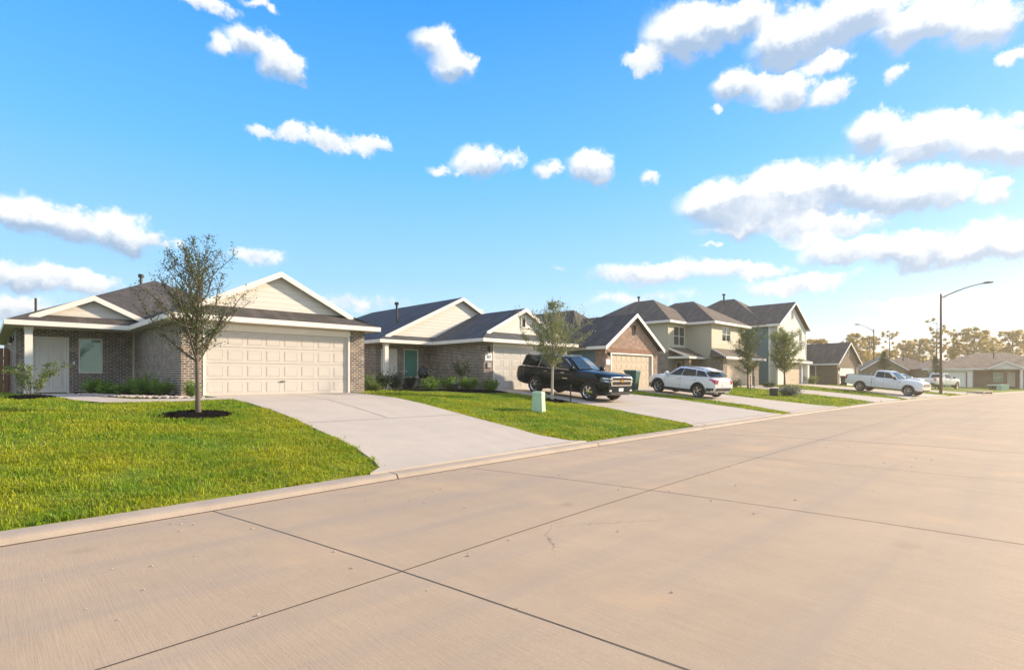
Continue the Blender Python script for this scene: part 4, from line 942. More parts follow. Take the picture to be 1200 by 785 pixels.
def make_wheel(parent, x, y, r, wd, spokes, rim_mat, side):
    t = MB(); prof = [(r * .66, -wd / 2), (r * .9, -wd / 2), (r * .975, -wd / 2 + .02), (r, -wd / 2 + .05), (r, wd / 2 - .05), (r * .975, wd / 2 - .02), (r * .9, wd / 2), (r * .66, wd / 2), (r * .64, 0), (r * .66, -wd / 2)]
    t.lathe(prof, (0, 0, 0), 'Y', 32, cap=False)
    o = t.build('wheel', MT['rubber'], parent, smooth=40, loc=(x, y, r))
    m = MB(); f = side * (wd / 2 - .03)
    m.lathe([(r * .62, f - side * .12), (r * .665, f + side * .012), (r * .685, f + side * .02), (r * .665, f + side * .024), (r * .60, f + side * .0), (r * .585, f - side * .12)], (0, 0, 0), 'Y', 32, cap=False)
    for k in range(spokes):
        a = 2 * math.pi * k / spokes
        for da in (-.13, .13):
            c0 = (math.cos(a + da * .6) * r * .12, f + side * .005, math.sin(a + da * .6) * r * .12); c1 = (math.cos(a + da) * r * .63, f - side * .01, math.sin(a + da) * r * .63)
            m.bar(c0, c1, r * .085, .03, up=(0, 1, 0))
    m.lathe([(r * .17, f - side * .03), (r * .17, f + side * .015), (r * .12, f + side * .024), (0.0, f + side * .026)], (0, 0, 0), 'Y', 16)
    rim = m.build('rim', MT[rim_mat], o)
    d = MB(); d.lathe([(0.0, f - side * .09), (r * .6, f - side * .09)], (0, 0, 0), 'Y', 24); d.build('brake_disc', MT['alloy_dark'], o)
    return o

def make_vehicle(root, S):
    L2 = S['L'] / 2; mat = MT[S['paint']]
    xs = np.unique(np.concatenate((np.linspace(-L2, L2, 46), L2 - np.array([0, .015, .04, .08, .14]), -L2 + np.array([0, .015, .04, .08, .14]))))
    b = MB(); rows = []
    for x in xs:
        w = smooth_interp(S['w'], x); wt = w - interp(S['inset'], x); zb = smooth_interp(S['zb'], x); zt = smooth_interp(S['zt'], x); cr = interp(S['crown'], x)
        half = ring_half(w, wt, zb, zt, cr)
        ring = [(x, y, z) for (y, z) in half] + [(x, -y, z) for (y, z) in half[-2:0:-1]]
        rows.append(ring + [ring[0]])
    b.grid(rows); b.poly(rows[0][:-1]); b.poly(rows[-1][:-1])
    me = b.mesh('body', None, True); bm = bmesh.new(); bm.from_mesh(me); bmesh.ops.recalc_face_normals(bm, faces=bm.faces); bm.to_mesh(me); bm.free()
    r = S['r']; ar = r * S.get('arch', 1.13); cut = []
    for ax in S['axles']:
        for sd in (-1, 1):
            c = MB(); y0, y1 = sorted((sd * S['W'] * .27, sd * S['W'] * .62)); c.lathe([(ar, y0), (ar, y1)], (ax, 0, r + .01), 'Y', 28); cm = c.mesh('cut', None, True)
            bm = bmesh.new(); bm.from_mesh(cm); bmesh.ops.recalc_face_normals(bm, faces=bm.faces); bm.to_mesh(cm); bm.free(); cut.append(cm)
    me2 = finish(carve(me, cut)); me2.materials.clear(); body = link_mesh('body', me2, mat, root)
    bvh = BVHTree.FromPolygons([v.co.copy() for v in me2.vertices], [tuple(p.vertices) for p in me2.polygons])
    def patch(name, m, pts2d, axis, off=.006, parent=root, n=5, solid=True):
        """a lens, grille, seam or plate laid on the body: 4 corners seen along a direction, shrink-wrapped and raised"""
        d = Vector(axis).normalized(); A, B, C, D = [Vector(p) for p in pts2d]; rows = []; rows2 = []
        for i in range(n + 1):
            row = []; row2 = []
            for j in range(n + 1):
                u, v = j / n, i / n; p = (A * (1 - u) + B * u) * (1 - v) + (D * (1 - u) + C * u) * v
                h = bvh.ray_cast(p - d * 3, d)
                q = h[0] if h[0] is not None else p
                row.append(q - d * off); row2.append(q + d * .01)
            rows.append(row); rows2.append(row2)
        mb = MB(); mb.grid(rows)
        rim = rows[0] + [r_[-1] for r_ in rows[1:]] + rows[-1][-2::-1] + [r_[0] for r_ in rows[-2:0:-1]]; rim2 = rows2[0] + [r_[-1] for r_ in rows2[1:]] + rows2[-1][-2::-1] + [r_[0] for r_ in rows2[-2:0:-1]]
        mb.grid([[a, c] for a, c in zip(rim + rim[:1], rim2 + rim2[:1])])
        return mb.build(name, MT[m], parent, smooth=35)
    S['patch'] = patch
    # wheel wells and wheels
    wl = MB()
    for ax in S['axles']:
        for sd in (-1, 1):
            y0, y1 = sorted((sd * S['W'] * .268, sd * S['W'] * .47)); n = 20; rows = []
            for k in range(n + 1):
                a = math.pi * (-.12 + 1.24 * k / n); rows.append([(ax + (ar - .012) * math.cos(a), y0, r + .01 + (ar - .012) * math.sin(a)), (ax + (ar - .012) * math.cos(a), y1, r + .01 + (ar - .012) * math.sin(a))])
            wl.grid(rows); wl.poly([q[0] if sd > 0 else q[0] for q in rows])
    wl.box(-L2 + .5, L2 - .5, -S['W'] * .26, S['W'] * .26, interp(S['zb'], 0) - .10, interp(S['zb'], 0) + .02)
    wl.build('wheel_liner', MT['plastic'], root)
    for ax in S['axles']:
        for sd in (-1, 1): make_wheel(root, ax, sd * (S['W'] / 2 - S['tw'] / 2 - .015), r, S['tw'], S['spokes'], S['rim'], sd)
    if S.get('cladding'):
        for ax in S['axles']:
            for sd in (-1, 1):
                c = MB(); rows = []; n = 22
                for k in range(n + 1):
                    a = math.pi * (-.10 + 1.2 * k / n); yy = sd * (S['W'] / 2 + .012); row = []
                    for (rr, dy) in ((ar - .01, -.06), (ar - .005, .0), (ar + .05, .004), (ar + .075, -.05)):
                        row.append((ax + rr * math.cos(a), sd * (S['W'] / 2 + dy + .004), max(r * .5, r + .01 + rr * math.sin(a))))
                    rows.append(row)
                c.grid(rows); c.build('wheel_arch', MT['plastic'], root, smooth=40)
    # cabin
    cols = S['cols']; nA = len(cols)      # (bottom xyz, top xyz) from front centre to rear centre on the +y side
    ring = cols + [((b_[0], -b_[1], b_[2]), (t[0], -t[1], t[2])) for (b_, t) in cols[-2:0:-1]]
    n = len(ring); K = 4
    fine = []
    for i in range(n):
        (b0, t0), (b1, t1) = ring[i], ring[(i + 1) % n]
        for k in range(K):
            u = k / K; fine.append((Vector(b0).lerp(Vector(b1), u), Vector(t0).lerp(Vector(t1), u)))
    rows = [[], [], [], [], []]; cx = sum(t[0] for _, t in cols) / nA; ctr = Vector((cx, 0, S['H']))
    for (b_, t) in fine:
        b_ = b_ - Vector((0, 0, .10)); m = b_.lerp(t, .55); out = Vector((m.x - cx, m.y, 0)); out = Vector((0 if abs(m.y) > .3 else math.copysign(.02, out.x), math.copysign(.018, m.y) if abs(m.y) > .05 else 0, 0))
        e = t.lerp(ctr, .12); e.z = t.z + (S['H'] - t.z) * .55; e2 = t.lerp(ctr, .5); e2.z = S['H'] - .008
        for row, p in zip(rows, (b_, m + out, t, e, e2)): row.append(p)
    cb = MB(); cb.grid([r_ + r_[:1] for r_ in rows]); cb.poly(rows[4])
    cb.build('cabin', MT[S.get('roof_paint', S['paint'])], root, smooth=40)
    def glass(name, m, i, j, mu0, mu1, mv0, mv1, label=None):
        (b0, t0), (b1, t1) = [(Vector(p), Vector(q)) for p, q in (ring[i], ring[j % n])]; G = MB(); q = 6; P = []
        nn = (b1 - b0).cross(t0 - b0).normalized(); c = (b0 + b1 + t0 + t1) / 4
        if nn.dot(Vector((c.x - cx, c.y * 2, .2))) < 0: nn = -nn
        for a in range(q + 1):
            v = mv0 + (1 - mv0 - mv1) * a / q; row = []
            for k in range(q + 1):
                u = mu0 + (1 - mu0 - mu1) * k / q; p = b0.lerp(b1, u).lerp(t0.lerp(t1, u), v); bul = math.sin(math.pi * min(1, max(0, v))) * .018
                row.append(p + nn * (.010 + bul))
            P.append(row)
        G.grid(P); o = G.build(name, MT[m], root, smooth=180)
        if label: o['label'] = label
        return o
    S['glass'] = glass; S['ring'] = ring
    # mirrors
    for sd in (-1, 1):
        m = MB(); mx, my, mz = S['mirror']; my *= sd
        m.box(mx - .09, mx + .10, my - .02 if sd < 0 else my - .20 + .2, my + .02 if sd > 0 else my, mz - .02, mz + .01)
        m.lathe([(.0, 0), (.10, .012), (.125, .06), (.125, .16), (.09, .24), (.0, .25)], (mx, my if sd > 0 else my - .25, mz + .08), 'Y', 10)
        o = m.build('mirror', MT[S.get('mirror_mat', S['paint'])], root, smooth=50)
    return body

def handles(S, xs, z, mat, parent):
    for sd in (-1, 1):
        for x in xs:
            y = sd * (S['W'] / 2 + .012); h = MB(); h.bar((x - .11, y, z), (x + .11, y, z), .03, .035); h.bar((x - .10, y - sd * .03, z), (x - .10, y, z), .03, .03); h.bar((x + .10, y - sd * .03, z), (x + .10, y, z), .03, .03); h.build('door_handle', MT[mat], parent)
def seams(S, lines, parent):
    for sd in (-1, 1):
        for (x0, z0, x1, z1) in lines:
            dx, dz = x1 - x0, z1 - z0; q = math.hypot(dx, dz); nx, nz = -dz / q * .007, dx / q * .007
            S['patch']('door_seam', 'gap', [(x0 - nx, 0, z0 - nz), (x1 - nx, 0, z1 - nz), (x1 + nx, 0, z1 + nz), (x0 + nx, 0, z0 + nz)], (0, -sd, 0), .002, parent, 4)

def black_suv():
    o = empty('large_suv', (0, 0, 0), 0, 'black full-size SUV with chrome grille parked nose to the street', 'car', 'vehicles parked on the driveways')
    S = dict(L=5.70, W=2.04, H=1.90, r=.405, tw=.28, axles=(1.82, -1.48), paint='paint_black', spokes=6, rim='chrome', arch=1.15,
        w=[(-2.85, .90), (-2.72, .965), (-2.3, 1.01), (2.2, 1.015), (2.5, 1.0), (2.74, .95), (2.85, .86)], inset=[(-2.85, .06), (.9, .07), (1.3, .14), (2.5, .16), (2.85, .10)],
        zb=[(-2.85, .62), (-2.7, .45), (-2.3, .38), (-1, .36), (2.2, .36), (2.6, .30), (2.8, .33), (2.85, .40)], zt=[(-2.85, 1.05), (-2.8, 1.22), (-2.6, 1.26), (1.1, 1.285), (1.3, 1.29), (2.3, 1.255), (2.66, 1.215), (2.80, 1.16), (2.85, 1.08)],
        crown=[(-2.85, .0), (-2.6, .0), (1.0, .02), (1.3, .05), (2.4, .05), (2.85, .02)], mirror=(.92, .98, 1.28), mirror_mat='paint_black',
        cols=[((1.28, 0, 1.29), (.46, 0, 1.86)), ((1.12, .80, 1.27), (.34, .64, 1.825)), ((.95, .90, 1.27), (.20, .715, 1.80)), ((-.10, .935, 1.27), (-.12, .745, 1.835)), ((-1.20, .935, 1.27), (-1.18, .745, 1.835)), ((-1.32, .935, 1.27), (-1.45, .742, 1.835)), ((-2.55, .91, 1.27), (-2.38, .715, 1.80)), ((-2.74, .76, 1.27), (-2.54, .62, 1.79)), ((-2.80, 0, 1.27), (-2.60, 0, 1.83))])
    make_vehicle(o, S); n = len(S['ring']); P = S['patch']; G = S['glass']
    G('windshield', 'windshield', 0, 1, -.04, .06, .10, .07); G('windshield', 'windshield', n - 1, 0, .06, -.04, .10, .07)
    for (i, j, m0, m1) in ((2, 3, .14, .05), (3, 4, .04, .04), (5, 6, .10, .06)):
        G('side_window', 'car_glass', i, j, m0, m1, .10, .13); G('side_window', 'car_glass', n - j, n - i, m1, m0, .10, .13)
    G('rear_window', 'car_glass', 7, 8, .08, -.02, .1, .12); G('rear_window', 'car_glass', 8, 9, -.02, .08, .1, .12)
    # chrome window line
    c = MB()
    for sd in (-1, 1):
        y = .951; c.bar((.86, sd * y, 1.282), (-2.5, sd * (y - .02), 1.282), .02, .022)
        c.bar((-1.33, sd * .955, 1.29), (-1.22, sd * .80, 1.72), .03, .02); c.bar((.93, sd * .93, 1.30), (.25, sd * .75, 1.77), .02, .02)
    build_each(c, 'chrome_trim', MT['chrome'], o)
    r_ = MB()
    for sd in (-1, 1):
        r_.tube([(.0, sd * .66, 1.86), (-.1, sd * .68, 1.915), (-2.2, sd * .66, 1.905), (-2.35, sd * .64, 1.85)], .018, 6)
    build_each(r_, 'roof_rail', MT['chrome'], o)
    fx = (-1, 0, 0)
    P('grille', 'gap', [(3, .70, .76), (3, -.70, .76), (3, -.70, 1.12), (3, .70, 1.12)], fx, .012, n=10)
    gb = o.children[-1]
    for (z0, z1) in ((1.09, 1.135), (.92, .985), (.735, .775)): P('chrome_bar', 'chrome', [(3, .72, z0), (3, -.72, z0), (3, -.72, z1), (3, .72, z1)], fx, .03, gb, 10)
    for sd in (-1, 1): P('chrome_bar', 'chrome', [(3, sd * .66, .76), (3, sd * .735, .76), (3, sd * .76, 1.12), (3, sd * .69, 1.12)], fx, .028, gb, 4)
    em = MB(); em.box(-.13, .13, -.012, .012, -.032, .032); em.box(-.05, .05, -.0125, .0125, -.055, .055); e = em.build('emblem', MT['gold'], gb); e.rotation_euler = (0, 0, R(90)); e.location = (2.885, 0, .95)
    for sd in (-1, 1):
        P('headlight', 'windshield', [(3.0, sd * .78, .86), (2.55, sd * 1.06, .90), (2.55, sd * 1.06, 1.10), (3.0, sd * .78, 1.09)], (-1, -sd * 1.0, 0), .010, n=6); hl = o.children[-1]
        P('led_strip', 'lens', [(2.98, sd * .80, 1.01), (2.62, sd * 1.02, 1.03), (2.62, sd * 1.02, 1.075), (2.98, sd * .80, 1.06)], (-1, -sd * 1.0, 0), .016, hl, 4)
        P('led_strip', 'lens', [(2.98, sd * .80, .89), (2.68, sd * .98, .92), (2.68, sd * .98, .955), (2.98, sd * .80, .925)], (-1, -sd * 1.0, 0), .016, hl, 4)
        P('fog_lamp', 'lens', [(3, sd * .66, .50), (3, sd * .82, .50), (3, sd * .82, .57), (3, sd * .66, .57)], fx, .01)
        P('taillight', 'red_lens', [(-2.98, sd * .86, .85), (-2.80, sd * 1.0, .85), (-2.80, sd * 1.0, 1.15), (-2.98, sd * .86, 1.15)], (1, -sd * .8, 0), .012)
        P('running_board', 'plastic', [(1.25, 0, .36), (-.95, 0, .36), (-.95, 0, .43), (1.25, 0, .43)], (0, -sd, 0), .07, n=4)
        P('side_badge', 'chrome', [(.30, 0, .86), (.62, 0, .86), (.62, 0, .895), (.30, 0, .895)], (0, -sd, 0), .006, n=3)
    P('bumper_skirt', 'plastic', [(3, .72, .36), (3, -.72, .36), (3, -.72, .46), (3, .72, .46)], fx, .012, n=8)
    P('license_plate', 'plate', [(3, .16, .50), (3, -.16, .50), (3, -.16, .64), (3, .16, .64)], fx, .02)
    handles(S, (.32, -.78), 1.12, 'chrome', o); seams(S, [(1.18, .5, 1.16, 1.24), (-.10, .46, -.10, 1.24), (-.98, .5, -1.22, 1.24), (1.1, .46, -.85, .46)], o)
    return o

def white_crossover(label=None, simple=False):
    o = empty('compact_suv' if not simple else 'parked_car', (0, 0, 0), 0, label or 'white compact SUV with black wheel arches parked nose to the garage, red tail lamp showing', 'car', 'vehicles parked on the driveways')
    S = dict(L=4.63, W=1.84, H=1.66, r=.365, tw=.235, axles=(1.42, -1.305), paint='paint_white', spokes=5, rim='alloy', arch=1.17, cladding=True,
        w=[(-2.315, .78), (-2.2, .86), (-1.9, .91), (1.7, .915), (1.95, .88), (2.18, .78), (2.315, .62)], inset=[(-2.3, .10), (-1.9, .08), (.8, .07), (1.1, .16), (2.0, .2), (2.3, .12)],
        zb=[(-2.315, .55), (-2.2, .40), (-1.8, .30), (1.7, .27), (2.1, .25), (2.25, .32), (2.315, .42)], zt=[(-2.315, .96), (-2.26, 1.07), (-2.05, 1.15), (-1.2, 1.13), (.9, 1.06), (1.1, 1.09), (1.75, 1.05), (2.05, .99), (2.22, .90), (2.315, .76)],
        crown=[(-2.3, 0), (-1.9, .0), (.8, .02), (1.1, .04), (2.0, .04), (2.3, .02)], mirror=(.74, .88, 1.10), mirror_mat='paint_white',
        cols=[((1.20, 0, 1.11), (.30, 0, 1.615)), ((1.06, .69, 1.105), (.20, .54, 1.59)), ((.86, .83, 1.08), (.04, .615, 1.57)), ((-.16, .86, 1.11), (-.22, .63, 1.60)), ((-1.12, .855, 1.15), (-.98, .615, 1.555)), ((-1.22, .852, 1.155), (-1.08, .61, 1.54)), ((-1.98, .80, 1.19), (-1.50, .55, 1.45)), ((-2.12, .68, 1.19), (-1.64, .47, 1.455)), ((-2.20, 0, 1.18), (-1.70, 0, 1.50))])
    make_vehicle(o, S); n = len(S['ring']); P = S['patch']; G = S['glass']
    G('windshield', 'windshield', 0, 1, -.04, .06, .10, .07); G('windshield', 'windshield', n - 1, 0, .06, -.04, .10, .07)
    for (i, j, m0, m1) in ((2, 3, .14, .04), (3, 4, .03, .02), (5, 6, -.10, .20), (6, 7, -.2, .0)):
        G('side_window', 'car_glass', i, j, m0, m1, .06, .14); G('side_window', 'car_glass', n - j, n - i, m1, m0, .06, .14)
    G('rear_window', 'car_glass', 7, 8, .04, -.02, .12, .12); G('rear_window', 'car_glass', 8, 9, -.02, .04, .12, .12)
    sp = MB(); sp.hexa([(-1.96, -.48, 1.47), (-1.60, -.52, 1.50), (-1.60, .52, 1.50), (-1.96, .48, 1.47), (-1.94, -.48, 1.49), (-1.52, -.53, 1.55), (-1.52, .53, 1.55), (-1.94, .48, 1.49)]); sp.build('spoiler', MT['paint_white'], o)
    r_ = MB()
    for sd in (-1, 1): r_.tube([(.0, sd * .56, 1.61), (-.1, sd * .57, 1.655), (-1.2, sd * .55, 1.61), (-1.35, sd * .53, 1.56)], .016, 6)
    build_each(r_, 'roof_rail', MT['plastic'], o)
    for sd in (-1, 1):
        P('side_cladding', 'plastic', [(.98, 0, .27), (-.86, 0, .27), (-.86, 0, .42), (.98, 0, .40)], (0, -sd, 0), .012, n=6)
        P('taillight', 'red_lens', [(-2.42, sd * .60, .97), (-2.02, sd * .93, 1.01), (-2.02, sd * .93, 1.09), (-2.42, sd * .60, 1.03)], (1, -sd * .9, 0), .010, n=6)
        P('taillight', 'red_lens', [(-2.40, sd * .66, .82), (-2.25, sd * .80, .84), (-2.10, sd * .90, 1.005), (-2.42, sd * .64, .995)], (1, -sd * .9, 0), .012, n=5)
        P('headlight', 'lens', [(2.5, sd * .55, .72), (1.8, sd * 1.1, .78), (1.8, sd * 1.1, .88), (2.5, sd * .55, .82)], (-1, -sd * .9, 0), .010, n=5)
        P('corner_cladding', 'plastic', [(2.5, sd * .5, .30), (1.95, sd * 1.0, .30), (1.95, sd * 1.0, .52), (2.5, sd * .5, .5)], (-1, -sd * .9, 0), .010, n=5)
        P('rear_cladding', 'plastic', [(-2.5, sd * .45, .46), (-1.8, sd * 1.1, .40), (-1.8, sd * 1.1, .58), (-2.5, sd * .45, .62)], (1, -sd * .9, 0), .010, n=6)
    P('bumper', 'plastic', [(-3, .62, .44), (-3, -.62, .44), (-3, -.62, .62), (-3, .62, .62)], (1, 0, 0), .02, n=6)
    P('license_plate', 'plate', [(-3, .16, .70), (-3, -.16, .70), (-3, -.16, .83), (-3, .16, .83)], (1, 0, 0), .012)
    P('grille', 'gap', [(3, .5, .52), (3, -.5, .52), (3, -.5, .74), (3, .5, .74)], (-1, 0, 0), .01)
    ex = MB()
    for sd in (-1, 1): ex.tube([(-2.05, sd * .5, .33), (-2.28, sd * .5, .33)], .035, 8)
    build_each(ex, 'exhaust_tip', MT['chrome'], o)
    handles(S, (-.0, -.98), .98, 'paint_white', o); seams(S, [(.95, .44, 1.0, .98), (-.12, .42, -.12, 1.02), (-.88, .46, -1.15, 1.05)], o)
    return o

def white_pickup(label, cat='truck'):
    o = empty('pickup_truck', (0, 0, 0), 0, label, cat, 'vehicles parked on the driveways')
    S = dict(L=5.89, W=2.03, H=1.96, r=.42, tw=.29, axles=(1.99, -1.69), paint='paint_white', spokes=6, rim='alloy', arch=1.17,
        w=[(-2.945, .95), (-2.85, .985), (-2.4, 1.005), (2.3, 1.01), (2.6, .99), (2.82, .93), (2.945, .84)], inset=[(-2.945, .03), (-.8, .04), (-.6, .09), (1.0, .09), (1.3, .15), (2.6, .16), (2.945, .1)],
        zb=[(-2.945, .66), (-2.85, .58), (-2.3, .52), (-1.2, .46), (2.4, .46), (2.7, .42), (2.9, .46), (2.945, .52)], zt=[(-2.945, 1.36), (-2.9, 1.40), (-.82, 1.41), (-.80, 1.41), (-.66, 1.33), (-.6, 1.31), (.9, 1.28), (1.2, 1.31), (1.4, 1.31), (2.4, 1.26), (2.75, 1.20), (2.88, 1.12), (2.945, 1.0)],
        crown=[(-2.9, 0), (-.9, .0), (1.0, .0), (1.3, .04), (2.6, .05), (2.9, .02)], mirror=(1.0, .98, 1.30), mirror_mat='plastic',
        cols=[((1.38, 0, 1.32), (.62, 0, 1.91)), ((1.24, .78, 1.31), (.52, .62, 1.88)), ((1.06, .90, 1.29), (.38, .70, 1.86)), ((.14, .925, 1.29), (.10, .73, 1.90)), ((-.62, .92, 1.31), (-.52, .725, 1.885)), ((-.72, .88, 1.33), (-.60, .68, 1.87)), ((-.76, .60, 1.33), (-.64, .5, 1.88)), ((-.78, 0, 1.33), (-.66, 0, 1.90))])
    make_vehicle(o, S); n = len(S['ring']); P = S['patch']; G = S['glass']
    G('windshield', 'windshield', 0, 1, -.04, .06, .08, .07); G('windshield', 'windshield', n - 1, 0, .06, -.04, .08, .07)
    for (i, j, m0, m1) in ((2, 3, .14, .03), (3, 4, .03, .08)):
        G('side_window', 'car_glass', i, j, m0, m1, .08, .12); G('side_window', 'car_glass', n - j, n - i, m1, m0, .08, .12)
    G('rear_window', 'car_glass', 6, 7, .04, -.02, .15, .15); G('rear_window', 'car_glass', 7, 8, -.02, .04, .15, .15)
    t = MB(); t.box(-2.86, -.86, -.90, .90, 1.36, 1.425); t.build('bed_cover', MT['plastic'], o)
    for sd in (-1, 1):
        P('bed_gap', 'gap', [(-.80, 0, .52), (-.765, 0, .52), (-.765, 0, 1.36), (-.80, 0, 1.36)], (0, -sd, 0), .003)
        P('headlight', 'lens', [(3.05, sd * .70, .93), (2.72, sd * 1.02, .93), (2.72, sd * 1.02, 1.10), (3.05, sd * .70, 1.10)], (-1, -sd * .7, 0), .012, n=5)
        P('taillight', 'red_lens', [(-3.05, sd * .88, 1.0), (-2.86, sd * 1.02, 1.0), (-2.86, sd * 1.02, 1.33), (-3.05, sd * .88, 1.33)], (1, -sd * .7, 0), .012, n=5)
        P('side_badge', 'gap', [(1.28, 0, 1.02), (1.42, 0, 1.05), (1.42, 0, 1.10), (1.28, 0, 1.07)], (0, -sd, 0), .004, n=3)
    fx = (-1, 0, 0)
    P('grille', 'gap', [(3, .66, .80), (3, -.66, .80), (3, -.66, 1.12), (3, .66, 1.12)], fx, .014, n=8); gb = o.children[-1]
    for (z0, z1) in ((.82, .855), (.93, .985), (1.09, 1.125)): P('chrome_bar', 'chrome', [(3, .66, z0), (3, -.66, z0), (3, -.66, z1), (3, .66, z1)], fx, .028, gb, 8)
    P('bumper', 'chrome', [(3, .86, .56), (3, -.86, .56), (3, -.86, .74), (3, .86, .74)], fx, .03, n=8); P('bumper_skirt', 'plastic', [(3, .7, .46), (3, -.7, .46), (3, -.7, .56), (3, .7, .56)], fx, .015, n=8)
    P('bumper', 'chrome', [(-3, .9, .60), (-3, -.9, .60), (-3, -.9, .78), (-3, .9, .78)], (1, 0, 0), .06, n=6); P('license_plate', 'plate', [(-3, .16, .62), (-3, -.16, .62), (-3, -.16, .76), (-3, .16, .76)], (1, 0, 0), .075)
    P('tailgate', 'paint_white', [(-3, .78, .82), (-3, -.78, .82), (-3, -.78, 1.34), (-3, .78, 1.34)], (1, 0, 0), .014, n=6)
    handles(S, (.28, -.48), 1.14, 'paint_white', o); seams(S, [(1.16, .6, 1.18, 1.27), (.14, .56, .14, 1.27), (-.62, .56, -.62, 1.29)], o)
    return o

def put_wheels(o, front, rear, half, side=1):
    """stand a vehicle on the slope: world points of the front and rear contact of the wheels on one side (side=+1: its left)"""
    f, b_ = Vector(front), Vector(rear); d = (f - b_).normalized(); up = Vector((0, 0, 1)); left = up.cross(d).normalized(); up = d.cross(left)
    c = (f + b_) / 2 - left * side * half
    o.matrix_world = Matrix(((d.x, left.x, up.x, c.x), (d.y, left.y, up.y, c.y), (d.z, left.z, up.z, c.z), (0, 0, 0, 1)))
def drv(x, y): return (x, y, terr(x, y) + .03)
suv = black_suv()
put_wheels(suv, drv(18.98, 14.46), drv(19.08, 17.76), .9, -1)
suv.location = suv.matrix_world.translation - suv.matrix_world.to_3x3() @ Vector((.17, 0, 0))
gmc = white_crossover(); put_wheels(gmc, drv(28.35, 16.5), drv(27.9, 13.78), .80, 1)
gmc.location = gmc.matrix_world.translation - gmc.matrix_world.to_3x3() @ Vector((.0575, 0, 0))
pk = white_pickup('white crew-cab pickup truck parked nose to the street near the lamp post'); put_wheels(pk, drv(54.83, 8.71), drv(55.53, 12.32), .87, -1)
pk.location = pk.matrix_world.translation - pk.matrix_world.to_3x3() @ Vector((.15, 0, 0))
pk2 = white_pickup('second white pickup truck seen behind the lamp post at the far garage')
px2, py2 = at_px(1101, 66.5); pk2.location = (px2, py2, .36); pk2.rotation_euler = (0, 0, R(-18))
pc = white_crossover('white car showing only its roof and glass behind the pickup bonnet', True); qx, qy = at_px(1056, 66); pc.location = (qx, qy, .62); pc.rotation_euler = (0, 0, R(-100))

# ------------------------------------------------------------------ trees, shrubs
def rot_basis(n, rng):
    """n random orthonormal pairs"""
    a = rng.normal(size=(n, 3)); a /= np.linalg.norm(a, axis=1)[:, None] + 1e-9
    b_ = rng.normal(size=(n, 3)); b_ -= (b_ * a).sum(1)[:, None] * a; b_ /= np.linalg.norm(b_, axis=1)[:, None] + 1e-9
    return a, b_
def leaf_cloud(name, pts, length, width, rng, mat, parent=None, droop=0.0):
    """one pointed leaf (two triangles folded on the midrib) per point"""
    P = np.asarray(pts, float); n = len(P); a, b_ = rot_basis(n, rng)
    a[:, 2] -= droop; a /= np.linalg.norm(a, axis=1)[:, None]
    L = length * rng.uniform(.6, 1.25, n)[:, None]; W = width * rng.uniform(.7, 1.2, n)[:, None]; c = np.cross(a, b_) * W * .25
    V = np.stack([P, P + a * L * .5 + b_ * W * .5 + c, P + a * L, P + a * L * .5 - b_ * W * .5 + c], 1).reshape(-1, 3)
    F = np.arange(4 * n).reshape(n, 4)
    me = np_mesh(name, V, F3=np.concatenate([F[:, [0, 1, 2]], F[:, [0, 2, 3]]])); return link_mesh(name, me, mat, parent)
def grow(rng, H, trunk_h, r0, n_limb, reach, up=.8, twigs=5, lean=0.0, top_keep=1.0, sub=3):
    """trunk, limbs and twigs; returns (MB, list of twig points with outward direction)"""
    mb = MB(); tips = []
    ph = rng.uniform(0, 6.28); tr = [Vector((lean * (z / H) ** 2 * H + .02 * H * math.sin(ph + 3 * z / H) * (z / H), .02 * H * math.cos(ph + 2.5 * z / H) * (z / H), z)) for z in np.linspace(0, H * top_keep, 9)]
    rad = [r0 * (1.25 if i == 0 else 1.0) * (1 - .88 * (i / 8) ** .9) + .004 for i in range(9)]
    mb.tube([tr[0] - Vector((0, 0, .15))] + tr, [rad[0]] + rad, 8)
    def on_trunk(z):
        f = max(0, min(7.999, z / (H * top_keep) * 8)); i = int(f); return tr[i].lerp(tr[i + 1], f - i), rad[i] * (1 - f + i) + rad[i + 1] * (f - i)
    for k in range(n_limb):
        q = (k + rng.uniform(0, 1)) / n_limb; z = trunk_h + (H * .93 - trunk_h) * q ** 1.1
        p, rr = on_trunk(z); ang = k * 2.4 + rng.uniform(-.5, .5); ln = reach(q) * rng.uniform(.75, 1.2); ups = up * rng.uniform(.7, 1.3)
        d = Vector((math.cos(ang), math.sin(ang), ups)).normalized(); pts = [p]; cur = p.copy(); m = 6
        for i in range(m):
            d = (d + Vector((rng.normal() * .16, rng.normal() * .16, .10 + rng.normal() * .08))).normalized(); cur = cur + d * ln / m; pts.append(cur.copy())
        br = min(rr * .55, .011 + ln * .011); mb.tube(pts, [br * (1 - .8 * i / m) + .0025 for i in range(m + 1)], 5, False)
        for i in range(1, m + 1):
            for s in range(twigs):
                if rng.uniform() < .25: continue
                base = pts[i - 1].lerp(pts[i], rng.uniform()); td = (d * .6 + Vector((rng.normal(), rng.normal(), rng.normal() * .6 + .35)) * .7).normalized(); tl = ln * rng.uniform(.16, .38) * (1.15 - .5 * i / m)
                mid = base + td * tl * .5 + Vector((0, 0, rng.normal() * .02)); end = base + td * tl + Vector((0, 0, .03))
                mb.tube([base, mid, end], [.0045, .0035, .002], 3, False)
                for u in np.linspace(.15, 1.0, sub + 2): tips.append(base.lerp(mid, u * 2) if u < .5 else mid.lerp(end, u * 2 - 1))
        tips.append(pts[-1])
    for z in np.linspace(H * .75, H * top_keep, 6): tips.append(on_trunk(z)[0])
    return mb, tips
def scatter(tips, per, spread, rng, keep=None):
    P = np.array([tuple(t) for t in tips]); P = np.repeat(P, per, 0) + rng.normal(size=(len(P) * per, 3)) * spread
    if keep is not None: P = P[[rng.uniform() < keep(p) for p in P]]
    return P
